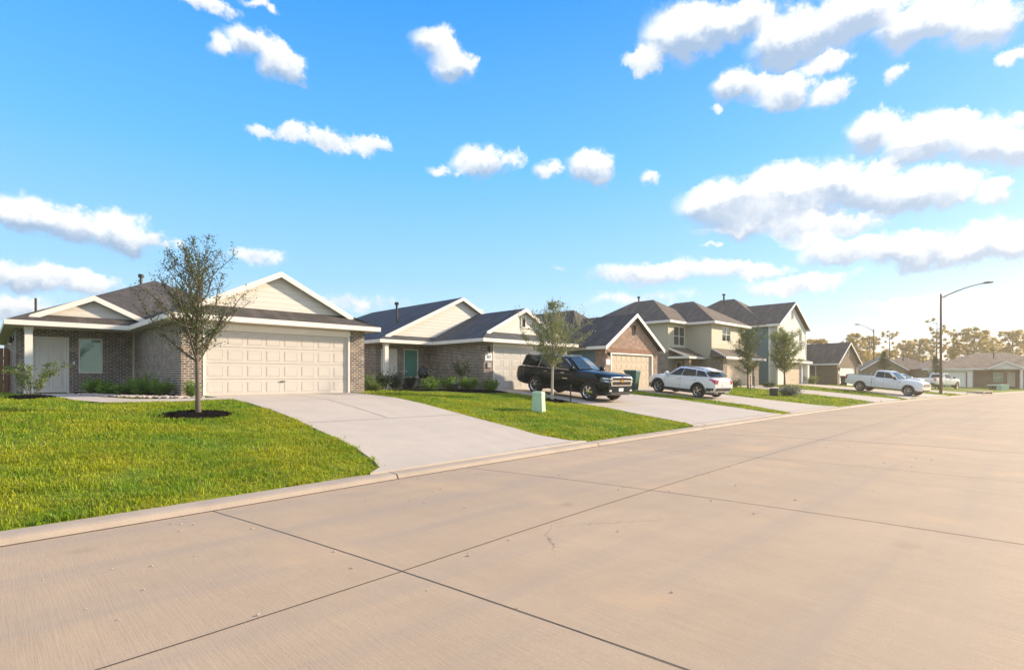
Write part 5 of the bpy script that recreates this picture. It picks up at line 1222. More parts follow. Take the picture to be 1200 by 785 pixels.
def mulch_ring(loc, rx, ry, seed, label=None):
    rng = np.random.default_rng(seed); mb = MB(); x0, y0 = loc; n = 28; rows = []
    for i in range(6):
        f = i / 5; row = []
        for k in range(n):
            a = 2 * math.pi * k / n; wob = 1 + .10 * math.sin(3 * a + seed) + .06 * math.sin(7 * a + 2 * seed)
            x, y = x0 + rx * f * wob * math.cos(a), y0 + ry * f * wob * math.sin(a); row.append((x, y, terr(x, y) + (.085 * (1 - f ** 3) + .0 + rng.uniform(0, .012) if i < 5 else -.01)))
        rows.append(row + row[:1])
    mb.grid(rows)
    for k in range(420):                       # loose chips
        a = rng.uniform(0, 6.28); f = rng.uniform() ** .5 * 1.06; x, y = x0 + rx * f * math.cos(a), y0 + ry * f * math.sin(a); z = terr(x, y) + .085 * max(0, 1 - f ** 3) + .012; u = Vector((rng.normal(), rng.normal(), rng.normal() * .5)).normalized() * rng.uniform(.02, .05); v = u.cross(Vector((rng.normal(), rng.normal(), 1.5))).normalized() * rng.uniform(.006, .014); c = Vector((x, y, z))
        mb.poly([c - u - v, c + u - v, c + u + v, c - u + v])
    o = mb.build('mulch', MT['mulch']); return tag(o, kind='stuff')
def yard_tree(name, loc, label, seed, leafm, bark, group='young street trees', **kw):
    rng = np.random.default_rng(seed); x, y = loc; o = empty(name, (x, y, terr(x, y) + .03), 0, label, 'tree', group)
    mb, tips = grow(rng, kw['H'], kw['th'], kw['r0'], kw['limbs'], kw['reach'], kw.get('up', .8), kw.get('twigs', 5), kw.get('lean', 0), sub=kw.get('sub', 3))
    mb.build('trunk', MT[bark], o, smooth=60)
    P = scatter(tips, kw['per'], kw.get('spread', .035), rng, kw.get('keep'))
    leaf_cloud('crown', P, kw['leaf'], kw['leaf'] * .5, rng, MT[leafm], o, kw.get('droop', 0)); return o
# the young oak before the first house: sparse, vase-shaped
oak = yard_tree('oak_tree', (3.53, 13.82), 'sparse young oak with black mulch ring on the front lawn of the first house', 7, 'leaf_oak', 'bark',
    H=3.72, th=1.12, r0=.054, limbs=34, reach=lambda q: 1.85 * (1 - .58 * q), up=1.0, twigs=5, per=3, leaf=.056, spread=.03, keep=lambda p: .85 if p[2] < 2.5 else .42)
mulch_ring((3.53, 13.82), .82, .58, 1)
t2 = yard_tree('elm_tree', (17.0, 14.85), 'slender olive-leaved tree with pale trunk beside the black SUV', 11, 'leaf_olive', 'bark_pale',
    H=4.35, th=1.35, r0=.06, limbs=30, reach=lambda q: (2.0 * (.65 + q) if q < .45 else 2.2 * (1.08 - q)), up=.6, twigs=6, per=6, leaf=.075, spread=.055, keep=lambda p: .52 if p[2] < 3.25 else .14)
mulch_ring((17.0, 14.85), .75, .6, 2)
t3 = yard_tree('elm_tree', (41.7, 16.6), 'thin dusty-green staked tree before the tan garage of the olive house', 23, 'leaf_oak', 'bark_dark',
    H=4.3, th=1.0, r0=.06, limbs=26, reach=lambda q: 1.75 * (1.05 - .5 * abs(q - .5) * 2), up=.7, twigs=5, per=4, leaf=.095, spread=.08, keep=lambda p: .75 if p[2] > 1.6 else .35)
t4 = yard_tree('elm_tree', (52.3, 17.5), 'leafy bright green tree before the pale two-storey house', 31, 'leaf_bright', 'bark_dark',
    H=4.7, th=1.1, r0=.08, limbs=26, reach=lambda q: 2.5 * (.75 + .5 * q - .75 * q * q), up=.62, twigs=5, per=5, leaf=.12, spread=.10, keep=lambda p: .85)
def stake(x, y, h, label):
    o = empty('tree_stake', (x, y, terr(x, y)), 0, label, 'stake', 'stakes beside young trees'); m = MB(); m.tube([(0, 0, -.2), (.0, 0, h)], .03, 6); m.build('post', MT['metal_dark'], o); m = MB(); m.lathe([(.045, h - .06), (.045, h), (0, h + .02)], (0, 0, 0), seg=8); m.build('cap', MT['metal_dark'], o)
stake(40.9, 16.1, 1.05, 'dark stake left of the thin staked tree'); stake(42.9, 16.6, 1.0, 'dark stake right of the thin staked tree'); stake(17.55, 14.3, .75, 'short black stake between the pale-trunked tree and the SUV')

# evergreens near the bend
def cone_tree(px, t, H, label, seed, mat='leaf_dark', rad=.9):
    rng = np.random.default_rng(seed); x, y = at_px(px, t); o = empty('evergreen_tree', (x, y, terr(x, y)), 0, label, 'tree', 'dark evergreens by the far houses')
    m = MB(); m.tube([(0, 0, -.3), (0, 0, H * .97)], [.09, .015], 7); P = []
    for k in range(90):
        q = rng.uniform() ** .8; z = H * (.14 + .82 * q); ln = rad * (1.05 - q) * rng.uniform(.7, 1.15); a = rng.uniform(0, 6.28); d = Vector((math.cos(a), math.sin(a), .28)); e = Vector((0, 0, z)) + d * ln
        m.tube([(0, 0, z), tuple(e)], [.018, .006], 3, False)
        for u in np.linspace(.25, 1, 7): P.append(Vector((0, 0, z)).lerp(e, u))
    m.build('trunk', MT['bark_dark'], o); leaf_cloud('crown', scatter(P, 5, .07, rng), .17, .07, rng, MT[mat], o); return o
cone_tree(1036, 68, 4.6, 'dense dark evergreen rising behind the cab of the white pickup', 3, rad=1.7); cone_tree(1096, 70, 4.3, 'slim dark evergreen left of the lamp post before the white garage', 4, rad=1.15)

# trees beyond the houses
def far_mesh(seed, H, kind):
    rng = np.random.default_rng(seed); tr = MB(); P = []
    tr.tube([(0, 0, -.5), (.15, 0, H * .5), (.05, .1, H * .93)], [.26, .2, .05], 7)
    cl = []
    if kind == 'pine':
        for k in range(26):
            z = H * rng.uniform(.46, .98); a = rng.uniform(0, 6.28); ln = H * .13 * rng.uniform(.4, 1.2); cl.append((math.cos(a) * ln, math.sin(a) * ln, z, H * .042 * rng.uniform(.6, 1.3)))
    else:
        for k in range(120):
            z = H * (.16 + .74 * rng.uniform()); f = math.sin(math.pi * min(1, max(.10, (z / H - .06) / .92))) ** .6; a = rng.uniform(0, 6.28); ln = H * .33 * f * rng.uniform(.05, 1.0) ** .6; cl.append((math.cos(a) * ln, math.sin(a) * ln, z, H * .052 * rng.uniform(.45, 1.4)))
    for (x, y, z, r) in cl:
        tr.tube([(0.05, .05, z - r * 1.2), (x, y, z)], [.06, .02], 4, False)
        n = int(85 * (r / .9) ** 1.4) + 22; v = rng.normal(size=(n, 3)); v /= np.linalg.norm(v, axis=1)[:, None]; v *= (np.abs(rng.normal(size=(n, 1))) * .62) * r; v[:, 2] *= .62; P.append(v + np.array([x, y, z]))
    return tr, np.concatenate(P), rng
FARM = {}
def far_tree(px, t, H, kind, seed, label, mat='leaf_backlit', sx=1.0):
    key = (kind, seed % 3, mat); x, y = at_px(px, t); z = terr(x, y)
    base = 14.0
    if key not in FARM:
        o = empty('pine_tree' if kind == 'pine' else 'broadleaf_tree', (x, y, z), 0, label, 'tree', 'trees beyond the far houses')
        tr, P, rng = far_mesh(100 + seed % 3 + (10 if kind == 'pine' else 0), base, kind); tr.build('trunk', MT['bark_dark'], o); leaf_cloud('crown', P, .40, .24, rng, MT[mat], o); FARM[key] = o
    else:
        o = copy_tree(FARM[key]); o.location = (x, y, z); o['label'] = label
    o.scale = (H / base * sx, H / base * sx, H / base); o.rotation_euler = (0, 0, seed * 1.3); return o
FT = [(957, 105, 9.7, 'broad', 1, 'rounded tree top showing between the pale house and the brown roof', 1.0),
      (985, 122, 10.1, 'broad', 2, 'low golden tree above the ridge of the brown gabled house', .9), (1003, 118, 12.0, 'broad', 3, 'golden tree rising just left of the smaller lamp post', .8), (1019, 125, 12.0, 'broad', 4, 'golden tree standing right behind the smaller lamp post', .8),
      (1043, 120, 12.4, 'pine', 1, 'slim pine with a ragged top between the two lamp posts', .8), (1062, 132, 11.5, 'broad', 5, 'round golden tree above the peak of the tan hip roof', .85), (1078, 128, 11.5, 'broad', 6, 'hazy golden tree above the right end of the tan hip roof', .85),
      (1098, 118, 14.3, 'pine', 2, 'tallest pine with bare trunk just left of the large lamp post', .8), (1117, 115, 12.0, 'pine', 3, 'open-crowned pine just right of the large lamp post', 1.0), (1124, 124, 10.1, 'broad', 7, 'low golden tree above the garage roof of the end house', .9),
      (1141, 112, 12.9, 'broad', 8, 'broad golden tree behind the peak of the end house roof', 1.0), (1160, 124, 11.5, 'broad', 9, 'golden tree above the small pale porch gable', .9), (1187, 114, 12.4, 'broad', 10, 'large golden tree at the right edge behind the end house', 1.0),
      (1206, 118, 11.0, 'broad', 11, 'golden tree half cut off by the right edge of the picture', 1.0), (1040, 140, 9.2, 'broad', 12, 'hazy tree mass behind the dark evergreen', 1.2)]
for (px, t, H, kind, sd, lab, sx) in FT: far_tree(px, t, H, kind, sd, lab, 'leaf_backlit' if sd % 2 else 'leaf_far_dark', sx)
# the wood that closes the view: one mass
rng = np.random.default_rng(5); P = []
for k in range(420):
    ang = R(-35) + R(150) * rng.uniform(); dist = rng.uniform(165, 240); H = rng.uniform(5, 9.5); c = np.array([math.cos(ang) * dist, math.sin(ang) * dist, H * .5])
    n = 60; v = rng.normal(size=(n, 3)); v /= np.linalg.norm(v, axis=1)[:, None]; P.append(v * np.array([3.6, 3.6, H * .55]) * rng.uniform(.6, 1, (n, 1)) + c)
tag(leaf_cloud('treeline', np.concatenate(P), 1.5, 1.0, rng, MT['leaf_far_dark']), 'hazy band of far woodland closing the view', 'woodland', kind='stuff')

# shrubs: stems plus leaves filling a squat dome
def shrub(name, loc, r, h, label, seed, mat='leaf_shrub', n=900, leaf=.06, group=None, spiky=False, cat='shrub'):
    rng = np.random.default_rng(seed); x, y = loc; o = empty(name, (x, y, terr(x, y) + .02), 0, label, cat, group); m = MB(); P = []
    for k in range(26):
        a = rng.uniform(0, 6.28); q = rng.uniform(.15, 1) ** .6; hh = h * rng.uniform(.6, 1.05) * (1.08 - .45 * q * q); e = Vector((math.cos(a) * r * q, math.sin(a) * r * q, hh)); b_ = Vector((math.cos(a) * r * .15, math.sin(a) * r * .15, -.05))
        mid = b_.lerp(e, .55) + Vector((0, 0, .08 * h)); m.tube([b_, mid, e], [.008, .006, .003], 4, False)
        for u in np.linspace(.3 if not spiky else .1, 1, 9): P.append(b_.lerp(mid, u * 2) if u < .5 else mid.lerp(e, u * 2 - 1))
    m.build('stem', MT['bark'], o)
    per = max(1, n // len(P)); leaf_cloud('foliage', scatter(P, per, r * .13, rng), leaf, leaf * (.22 if spiky else .55), rng, MT[mat], o, -.7 if spiky else 0); return o
G1 = 'shrubs in the bed of the first house'
shrub('shrub', (2.75, 23.4), .34, .5, 'spiky green plant at the left end of the bed under the front window', 41, 'leaf_shrub', 900, .16, G1, True)
shrub('shrub', (3.05, 22.6), .40, .42, 'low bright leafy shrub right of the spiky plant under the window', 42, 'leaf_shrub', 1100, .08, G1)
shrub('shrub', (3.35, 21.8), .32, .4, 'smallest shrub in the middle of the mulch bed by the porch', 43, 'leaf_shrub', 900, .08, G1)
shrub('shrub', (3.75, 21.2), .46, .62, 'largest feathery shrub against the corner of the grey brick wall', 44, 'leaf_shrub', 1500, .12, G1, True)
shrub('shrub', (4.05, 19.9), .36, .5, 'feathery shrub along the grey brick side wall of the garage', 47, 'leaf_shrub', 1000, .12, G1, True)
shrub('shrub', (4.62, 18.8), .27, .48, 'upright green shrub at the brick pier left of the cream garage door', 45, 'leaf_shrub', 900, .10, G1, True)
# sapling by the porch column
rng = np.random.default_rng(51); sap = empty('crepe_myrtle', (1.0, 20.3, terr(1.0, 20.3) + .02), 0, 'small crepe myrtle sapling before the white porch column', 'tree'); m = MB(); P = []
for k in range(9):
    a = .8 * k + rng.uniform(-.3, .3); ln = rng.uniform(.9, 1.5); d = Vector((math.cos(a) * .45, math.sin(a) * .45, 1)).normalized(); b_ = Vector((math.cos(a) * .03, math.sin(a) * .03, -.05)); e = b_ + d * ln; f_ = e + Vector((math.cos(a) * .30, math.sin(a) * .3, .06))
    m.tube([b_, b_.lerp(e, .5), e, f_], [.012, .009, .006, .003], 4, False)
    for u in np.linspace(.45, 1, 9): P.append(b_.lerp(e, u))
    for u in np.linspace(0, 1, 6): P.append(e.lerp(f_, u))
sap.scale = (.68, .68, .70); P += [Vector((.3 + .9 * u, -.15, 1.0 + .35 * u)) for u in np.linspace(0, 1, 10)]; m.tube([(.05, 0, .5), (.4, -.1, 1.0), (1.2, -.15, 1.36)], [.009, .007, .003], 4, False)
m.build('trunk', MT['bark'], sap); leaf_cloud('crown', scatter(P, 11, .06, rng), .095, .05, rng, MT['leaf_bright'], sap)
mulch_ring((1.0, 20.3), .62, .9, 4)
mb = MB(); rows = []
for u in np.linspace(0, 1, 14):
    p = np.array([2.37, 25.0]) * (1 - u) ** 2 + 2 * u * (1 - u) * np.array([2.45, 18.6]) + u * u * np.array([4.4, 17.8]); q = np.array([2.4, 26.4]) * (1 - u) ** 2 + 2 * u * (1 - u) * np.array([5.2, 25.2]) + u * u * np.array([4.42, 18.9])
    rows.append([(*(p + (q - p) * k / 4), terr(*(p + (q - p) * k / 4)) + .02 + .03 * (k > 0)) for k in range(5)])
mb.grid(rows); tag(mb.build('mulch', MT['mulch'], smooth=180), kind='stuff')
# river stones along the bed edge
rng = np.random.default_rng(8); st = MB()
ico = bmesh.new(); bmesh.ops.create_icosphere(ico, subdivisions=1, radius=1.0); iv = [v.co.copy() for v in ico.verts]; ifc = [tuple(v.index for v in f.verts) for f in ico.faces]; ico.free()
for k in range(330):
    u = rng.uniform(); p = np.array([2.5, 23.5]) * (1 - u) ** 2 + 2 * u * (1 - u) * np.array([2.5, 18.8]) + u * u * np.array([4.5, 17.95]); x, y = p + rng.normal(size=2) * .13 + np.array([.02, .05]); s = rng.uniform(.035, .10); b0 = len(st.v); ang = rng.uniform(0, 6.28); z = terr(x, y) + .035
    for v in iv: st.v.append((x + s * (v.x * math.cos(ang) - v.y * .7 * math.sin(ang)) * rng.uniform(.85, 1.15), y + s * (v.x * math.sin(ang) + v.y * .7 * math.cos(ang)), z + s * v.z * .5))
    for f in ifc: st.f.append(tuple(b0 + i for i in f)); st.mi.append(0)
tag(st.build('river_stones', MT['stone'], smooth=60), kind='stuff')

# bed of the second house
mb = MB(); rows = []
for u in np.linspace(0, 1, 12):
    x = 13.2 + (17.9 - 13.2) * u; rows.append([(x, 18.2 + 1.3 * (1 - u) ** 2 + k * .55, terr(x, 18.2 + k * .55) + (.035 if k else .0)) for k in range(6)])
mb.grid(rows); tag(mb.build('mulch', MT['mulch'], smooth=180), kind='stuff')
G2 = 'shrubs in the bed of the second house'
for i, (px, t, lab) in enumerate([(505, 25.0, 'round yellow-green shrub nearest the black pot by the porch'), (527, 25.5, 'round yellow-green shrub just left of the tall rose stem'), (550, 25.6, 'round yellow-green shrub just right of the tall rose stem'), (576, 25.8, 'small yellow-green shrub at the brick pier under the number plaque')]):
    x, y = at_px(px, t); shrub('shrub', (x, y), .50 - .05 * (i == 3), .62 - .08 * (i == 3), lab, 60 + i, 'leaf_shrub', 1500, .085, G2)
x, y = at_px(541, 25.9); rng = np.random.default_rng(71); rose = empty('rose_bush', (x, y, terr(x, y)), 0, 'tall thin rose bush on a bare stem among the round shrubs', 'shrub'); m = MB(); P = []
m.tube([(0, 0, -.1), (.02, 0, .7)], [.025, .02], 5)
for k in range(12):
    a = rng.uniform(0, 6.28); e = Vector((math.cos(a) * .42, math.sin(a) * .42, 1.0 + rng.uniform(0, .5))); m.tube([(.02, 0, .65), tuple(e)], [.01, .004], 4, False); P += [Vector((.02, 0, .7)).lerp(e, u) for u in np.linspace(.3, 1, 7)]
m.build('stem', MT['bark_dark'], rose); leaf_cloud('foliage', scatter(P, 7, .07, rng), .085, .05, rng, MT['leaf_dark'], rose)
for i, (px, t, hh, r, lab, mt) in enumerate([(449, 24.3, 1.0, .45, 'tall straggly flowering bush before the grey porch column', 'leaf_dark'), (434, 23.6, .65, .35, 'green bush at the right brick pier of the cream garage', 'leaf_shrub'), (463, 25.6, .8, .4, 'dark bush right of the porch column of the second house', 'leaf_dark'), (441, 23.4, .4, .3, 'low yellowish plant in front of the straggly bush', 'leaf_bright'), (481, 27.0, .75, .28, 'slender dark plant under the green porch window', 'leaf_dark')]):
    x, y = at_px(px, t); shrub('shrub', (x, y), r, hh, lab, 80 + i, mt, 1100, .09, G2, i in (1, 3))
def flowers(px, t, zb, label, seed, spread=.16):
    x, y = at_px(px, t); z = terr(x, y); rng = np.random.default_rng(seed); o = empty('flower_pot', (x, y, z), 0, label, 'flower pot', 'pots of white flowers at the porch'); m = MB(); m.lathe([(.11, 0), (.15, .26), (.16, .30), (.135, .30), (.12, .22), (0, .2)], (0, 0, 0), seg=14); m.build('pot', MT['plastic'], o)
    s = MB(); F = MB()
    for k in range(9):
        e = Vector((rng.normal() * spread, rng.normal() * spread, zb + rng.normal() * .07)); s.tube([(0, 0, .22), tuple(e)], [.008, .005], 4, False)
        for j in range(6):
            a = j * 1.047; F.poly([e, e + Vector((math.cos(a - .35) * .04, math.sin(a - .35) * .04, .025)), e + Vector((math.cos(a) * .065, math.sin(a) * .065, .02)), e + Vector((math.cos(a + .35) * .04, math.sin(a + .35) * .04, .025))])
    s.build('stem', MT['leaf_dark'], o); F.build('petals', MT['flower'], o); return o
flowers(475, 26.6, .85, 'pot of white flowers under the green porch window', 91); flowers(504, 26.0, .85, 'pot of white flowers behind the leftmost round shrub', 92); flowers(533, 25.2, .33, 'low pot of white flowers between two round shrubs', 93, .1)
# kettle grill on the porch
x, y = at_px(496, 27.6); gr = empty('kettle_grill', (x, y, terr(x, y)), 0, 'black covered kettle grill beside the green porch window', 'grill'); m = MB(); m.lathe([(0, .55), (.18, .6), (.28, .75), (.29, .82)], (0, 0, 0), seg=16); m.build('bowl', MT['plastic'], gr, smooth=50)
m = MB(); m.lathe([(.295, .82), (.27, .98), (.16, 1.1), (0, 1.14)], (0, 0, 0), seg=16); ld = m.build('lid', MT['plastic'], gr, smooth=50); m = MB(); m.box(-.06, .06, -.02, .02, 1.13, 1.2); m.build('handle', MT['plastic'], ld)
for k in range(3): m = MB(); a = 2.09 * k; m.tube([(math.cos(a) * .15, math.sin(a) * .15, .62), (math.cos(a) * .32, math.sin(a) * .32, 0)], .015, 5); m.build('leg', MT['metal_dark'], gr)
# bush between the third and fourth driveways, shrub at the far houses
x, y = at_px(925, 36.5); shrub('shrub', (x, y), .85, .62, 'wide grey-green bush beside the low utility box on the lawn strip', 101, 'leaf_sage', 2600, .10)
x, y = at_px(950, 58); shrub('shrub', (x, y), .8, 1.0, 'bright bush at the dark side wall of the brown brick house', 102, 'leaf_bright', 1400, .14)
x, y = at_px(858, 43); shrub('shrub', (x, y), .8, .6, 'dark shrub beside the tail of the white compact SUV', 103, 'leaf_dark', 1500, .11)
x, y = at_px(901, 46); shrub('shrub', (x, y), .5, .45, 'small round shrub before the teal side wall', 104, 'leaf_dark', 900, .11)

# ------------------------------------------------------------------ street furniture
def wheelie_bin(loc, rz, label, mat):
    x, y = loc; o = empty('wheelie_bin', (x, y, terr(x, y) + .03), rz, label, 'bin', 'wheeled rubbish bins'); m = MB()
    m.hexa([(-.22, -.24, .04), (.22, -.24, .04), (.22, .24, .04), (-.22, .24, .04), (-.30, -.34, .98), (.30, -.34, .98), (.30, .32, .98), (-.30, .32, .98)]); m.box(-.315, .315, -.355, .335, .95, 1.0); m.build('body', MT[mat], o)
    m = MB(); m.hexa([(-.32, -.36, 1.002), (.32, -.36, 1.002), (.32, .36, 1.002), (-.32, .36, 1.002), (-.27, -.30, 1.07), (.27, -.30, 1.07), (.29, .36, 1.09), (-.29, .36, 1.09)]); ld = m.build('lid', MT[mat], o); m = MB(); m.tube([(-.28, .39, 1.03), (.28, .39, 1.03)], .02, 6); m.build('handle', MT[mat], ld)
    for sx in (-1, 1): m = MB(); m.lathe([(.0, -.03), (.11, -.03), (.12, 0), (.11, .03), (0, .03)], (sx * .27, .27, .12), 'X', 14); m.build('wheel', MT['rubber'], o)
    return o
bx, by = at_px(741, 31.6); wheelie_bin((bx, by), R(10), 'teal green wheeled bin before the tan garage of the red brick house', 'bin_green').scale = (1.08, 1.08, 1.12)
bx, by = at_px(989, 58.5); wheelie_bin((bx, by), R(20), 'dark wheeled bin behind the tailgate of the white pickup', 'bin_dark')
ped = empty('utility_pedestal', (13.45, 12.35, terr(13.45, 12.35)), R(25), 'pale green utility pedestal on the lawn before the black SUV', 'utility box'); m = MB()
m.hexa([(-.25, -.22, -.1), (.25, -.22, -.1), (.25, .22, -.1), (-.25, .22, -.1), (-.21, -.18, .72), (.21, -.18, .72), (.21, .18, .76), (-.21, .18, .76)]); m.build('body', MT['utility_green'], ped)
m = MB(); m.hexa([(-.23, -.20, .7), (.23, -.20, .7), (.23, .20, .74), (-.23, .20, .74), (-.20, -.17, .80), (.20, -.17, .80), (.20, .17, .82), (-.20, .17, .82)]); m.build('lid', MT['utility_green'], ped); m = MB(); m.box(.205, .27, -.05, .05, .32, .42); m.build('latch', MT['trim_white'], ped); ped.scale = (.88, .88, .88)
lx, ly = at_px(906.5, 34.8); ub = empty('utility_box', (lx, ly, terr(lx, ly)), R(20), 'low grey and black utility box beside the wide bush', 'utility box'); m = MB(); m.box(-.05, .30, -.24, .24, -.1, .44); m.build('body', MT['utility_grey'], ub); m = MB(); m.box(-.32, -.055, -.24, .24, -.1, .52); m.build('cover', MT['plastic'], ub)
gx_, gy_ = at_px(1175, 69); ug = empty('utility_box', (gx_, gy_, terr(gx_, gy_)), R(-50), 'green transformer box on the lawn of the end house', 'utility box'); m = MB(); m.box(-.45, .45, -.4, .4, -.1, .62); m.build('body', MT['utility_green'], ug); m = MB(); m.hexa([(-.47, -.42, .622), (.47, -.42, .622), (.47, .42, .622), (-.47, .42, .622), (-.42, -.36, .70), (.42, -.36, .70), (.42, .4, .74), (-.42, .4, .74)]); m.build('lid', MT['utility_green'], ug)
gx_, gy_ = at_px(1166, 70); ug = empty('utility_box', (gx_, gy_, terr(gx_, gy_)), R(-50), 'low dark box with pale flat top left of the green transformer', 'utility box'); m = MB(); m.box(-.5, .5, -.35, .35, -.1, .52); m.build('body', MT['metal_dark'], ug); m = MB(); m.box(-.62, .62, -.45, .45, .522, .64); m.build('lid', MT['trim_white'], ug)

def street_lamp(loc, H, arm_dir, arm, label, zb=None):
    x, y = loc; o = empty('street_lamp', (x, y, terr(x, y) if zb is None else zb), 0, label, 'street lamp', 'street lamps along the kerb'); m = MB(); m.tube([(0, 0, -.3), (0, 0, 1.0), (0, 0, H)], [.13, .12, .075], 14); pole = m.build('pole', MT['bronze'], o, smooth=50)
    m = MB(); m.lathe([(.2, 0), (.2, .10), (.15, .16), (.13, .3)], (0, 0, 0), seg=14); m.build('base', MT['bronze'], o)
    m = MB(); m.lathe([(.08, H - .02), (.08, H + .03), (0, H + .06)], (0, 0, 0), seg=12); m.build('pole_cap', MT['bronze'], o)
    d = Vector(arm_dir).normalized(); A = [Vector((0, 0, H - .35)) + d * (arm * u) + Vector((0, 0, 1.1 * math.sin(u * 1.35))) for u in np.linspace(0, 1, 8)]
    m = MB(); m.tube(A, [.05] * 4 + [.042] * 4, 8); m.bar((0, 0, H - .75), tuple(A[1]), .03, .03); m.build('arm', MT['bronze'], o, smooth=50)
    e = A[-1]; h = MB(); h.bar(tuple(e - d * .1), tuple(e + d * .62 + Vector((0, 0, .04))), .26, .10); h.bar(tuple(e + Vector((0, 0, .06))), tuple(e + d * .38 + Vector((0, 0, .08))), .2, .09); hd = h.build('lamp_head', MT['bronze'], o)
    g = MB(); g.bar(tuple(e + d * .1 + Vector((0, 0, -.06))), tuple(e + d * .56 + Vector((0, 0, -.025))), .18, .02); g.build('lens', MT['lens'], hd); return o
street_lamp((64.8, 7.75), 9.45, (.15, -1, 0), 3.1, 'tall bronze street lamp on the kerb lawn right of the white pickup')
x2, y2 = at_px(1024, 88); street_lamp((x2, y2), 9.2, (-.75, .66, 0), 2.6, 'farther, smaller-looking street lamp behind the white pickup')
# storm drain hood in the kerb
ix, iy = 75.5, Yc(75.5); si = empty('storm_drain', (ix, iy, .0), R(-7), 'concrete storm drain hood with dark slot in the far kerb', 'storm drain'); m = MB()
m.box(-2.0, 2.0, .25, 1.3, .0, .30); m.box(-2.0, -1.6, -.05, .25, .0, .30); m.box(1.6, 2.0, -.05, .25, 0, .30); m.box(-1.6, 1.6, -.05, .25, .22, .302); m.build('hood', MT['curb'], si); m = MB(); m.box(-1.6, 1.6, .18, .248, .0, .22); m.box(-1.6, 1.6, -.04, .18, .0, .03); m.build('slot', MT['gap'], si)

# ------------------------------------------------------------------ grass blades on the lawns (one mass)
rng = np.random.default_rng(12)
def poly_in(px, py, poly):
    inside = np.zeros(len(px), bool); n = len(poly); j = n - 1
    for i in range(n):
        xi, yi = poly[i]; xj, yj = poly[j]; c = ((yi > py) != (yj > py)) & (px < (xj - xi) * (py - yi) / (yj - yi + 1e-12) + xi); inside ^= c; j = i
    return inside
polys = [list(map(tuple, edge(L))) + list(map(tuple, edge(Rr)))[::-1] for L, Rr in DRIVES]
blk = [[(2.9, 13.5), (3.0, 14.2), (4.1, 14.2), (4.1, 13.4)], [(1.35, 26), (1.55, 20), (1.72, 17.6), (2.2, 16.5), (3.4, 16.5), (5.3, 16.7), (5.2, 28), (.2, 28), (.2, 25)], [(13.0, 18.5), (14, 18.0), (18, 18.0), (18, 30), (13, 30)]]
vterr = np.vectorize(terr)
VV, FF = [], []; base = 0
def blades(x0, x1, y0, y1, dens, hgt, wid, per):
    global base
    n = int((x1 - x0) * (y1 - y0) * dens); x = rng.uniform(x0, x1, n); y = rng.uniform(y0, y1, n)
    ycv = np.interp(x, CXP, CYP); ok = y > ycv + .315
    for p in polys + blk: ok &= ~poly_in(x, y, p)
    ok &= (x - 1.0) ** 2 / .42 + (y - 20.3) ** 2 / .8 > 1; ok &= (x - 3.53) ** 2 / .5 + (y - 13.82) ** 2 / .24 > 1; ok &= (x - 17.0) ** 2 / .5 + (y - 14.85) ** 2 / .33 > 1
    # bare and dense patches
    pt = np.sin(x * 1.7 + 1.3 * np.sin(y * 1.1)) * np.sin(y * 1.9 + np.sin(x * 1.3 + 2)) + .6 * np.sin(x * 4.3 + y * 3.1) * np.sin(y * 5.2 - x * 2.2)
    ok &= rng.uniform(-1.4, 1.1, n) < 1.25 * pt + .35
    x, y = x[ok], y[ok]; pt = pt[ok]; z = vterr(x, y); n = len(x)
    for k in range(per):
        a = rng.uniform(0, 6.28, n); ln = hgt * rng.uniform(.45, 1.35, n) * (1 + .38 * pt); le = rng.uniform(.2, .95, n); dx, dy = np.cos(a), np.sin(a); w = wid * rng.uniform(.7, 1.3, n)
        bx = x + rng.normal(size=n) * .012; by = y + rng.normal(size=n) * .012
        b0 = np.stack([bx - dy * w, by + dx * w, z - .004], 1); b1 = np.stack([bx + dy * w, by - dx * w, z - .004], 1)
        m0 = np.stack([bx - dy * w * .8 + dx * ln * le * .35, by + dx * w * .8 + dy * ln * le * .35, z + ln * .6], 1); m1 = np.stack([bx + dy * w * .8 + dx * ln * le * .35, by - dx * w * .8 + dy * ln * le * .35, z + ln * .6], 1)
        tp = np.stack([bx + dx * ln * le, by + dy * ln * le, z + ln * (1.0 - .35 * le)], 1)
        V = np.stack([b0, b1, m1, m0, tp], 1).reshape(-1, 3); I = base + np.arange(n)[:, None] * 5
        VV.append(V); FF.append(np.concatenate([I + np.array([0, 1, 2]), I + np.array([0, 2, 3]), I + np.array([3, 2, 4])])); base += 5 * n
blades(-3.5, 2.2, 7.7, 11.5, 1500, .058, .0036, 4); blades(-5, 5.4, 11.5, 18.5, 800, .06, .0045, 4); blades(2.2, 5.6, 7.7, 11.5, 1500, .056, .0036, 4); blades(-6, 2.2, 18.5, 28, 250, .06, .006, 3)
blades(10.0, 17.9, 8.3, 18.6, 520, .06, .006, 4); blades(24.4, 28, 8.5, 18, 260, .07, .010, 3); blades(32.4, 44.5, 8.3, 18.5, 90, .075, .016, 3); blades(48.2, 57.5, 7.5, 18.5, 60, .08, .022, 3); blades(62, 70.5, 6.2, 17, 40, .09, .03, 3); blades(10.3, 14.5, 18.6, 27, 120, .07, .008, 3)
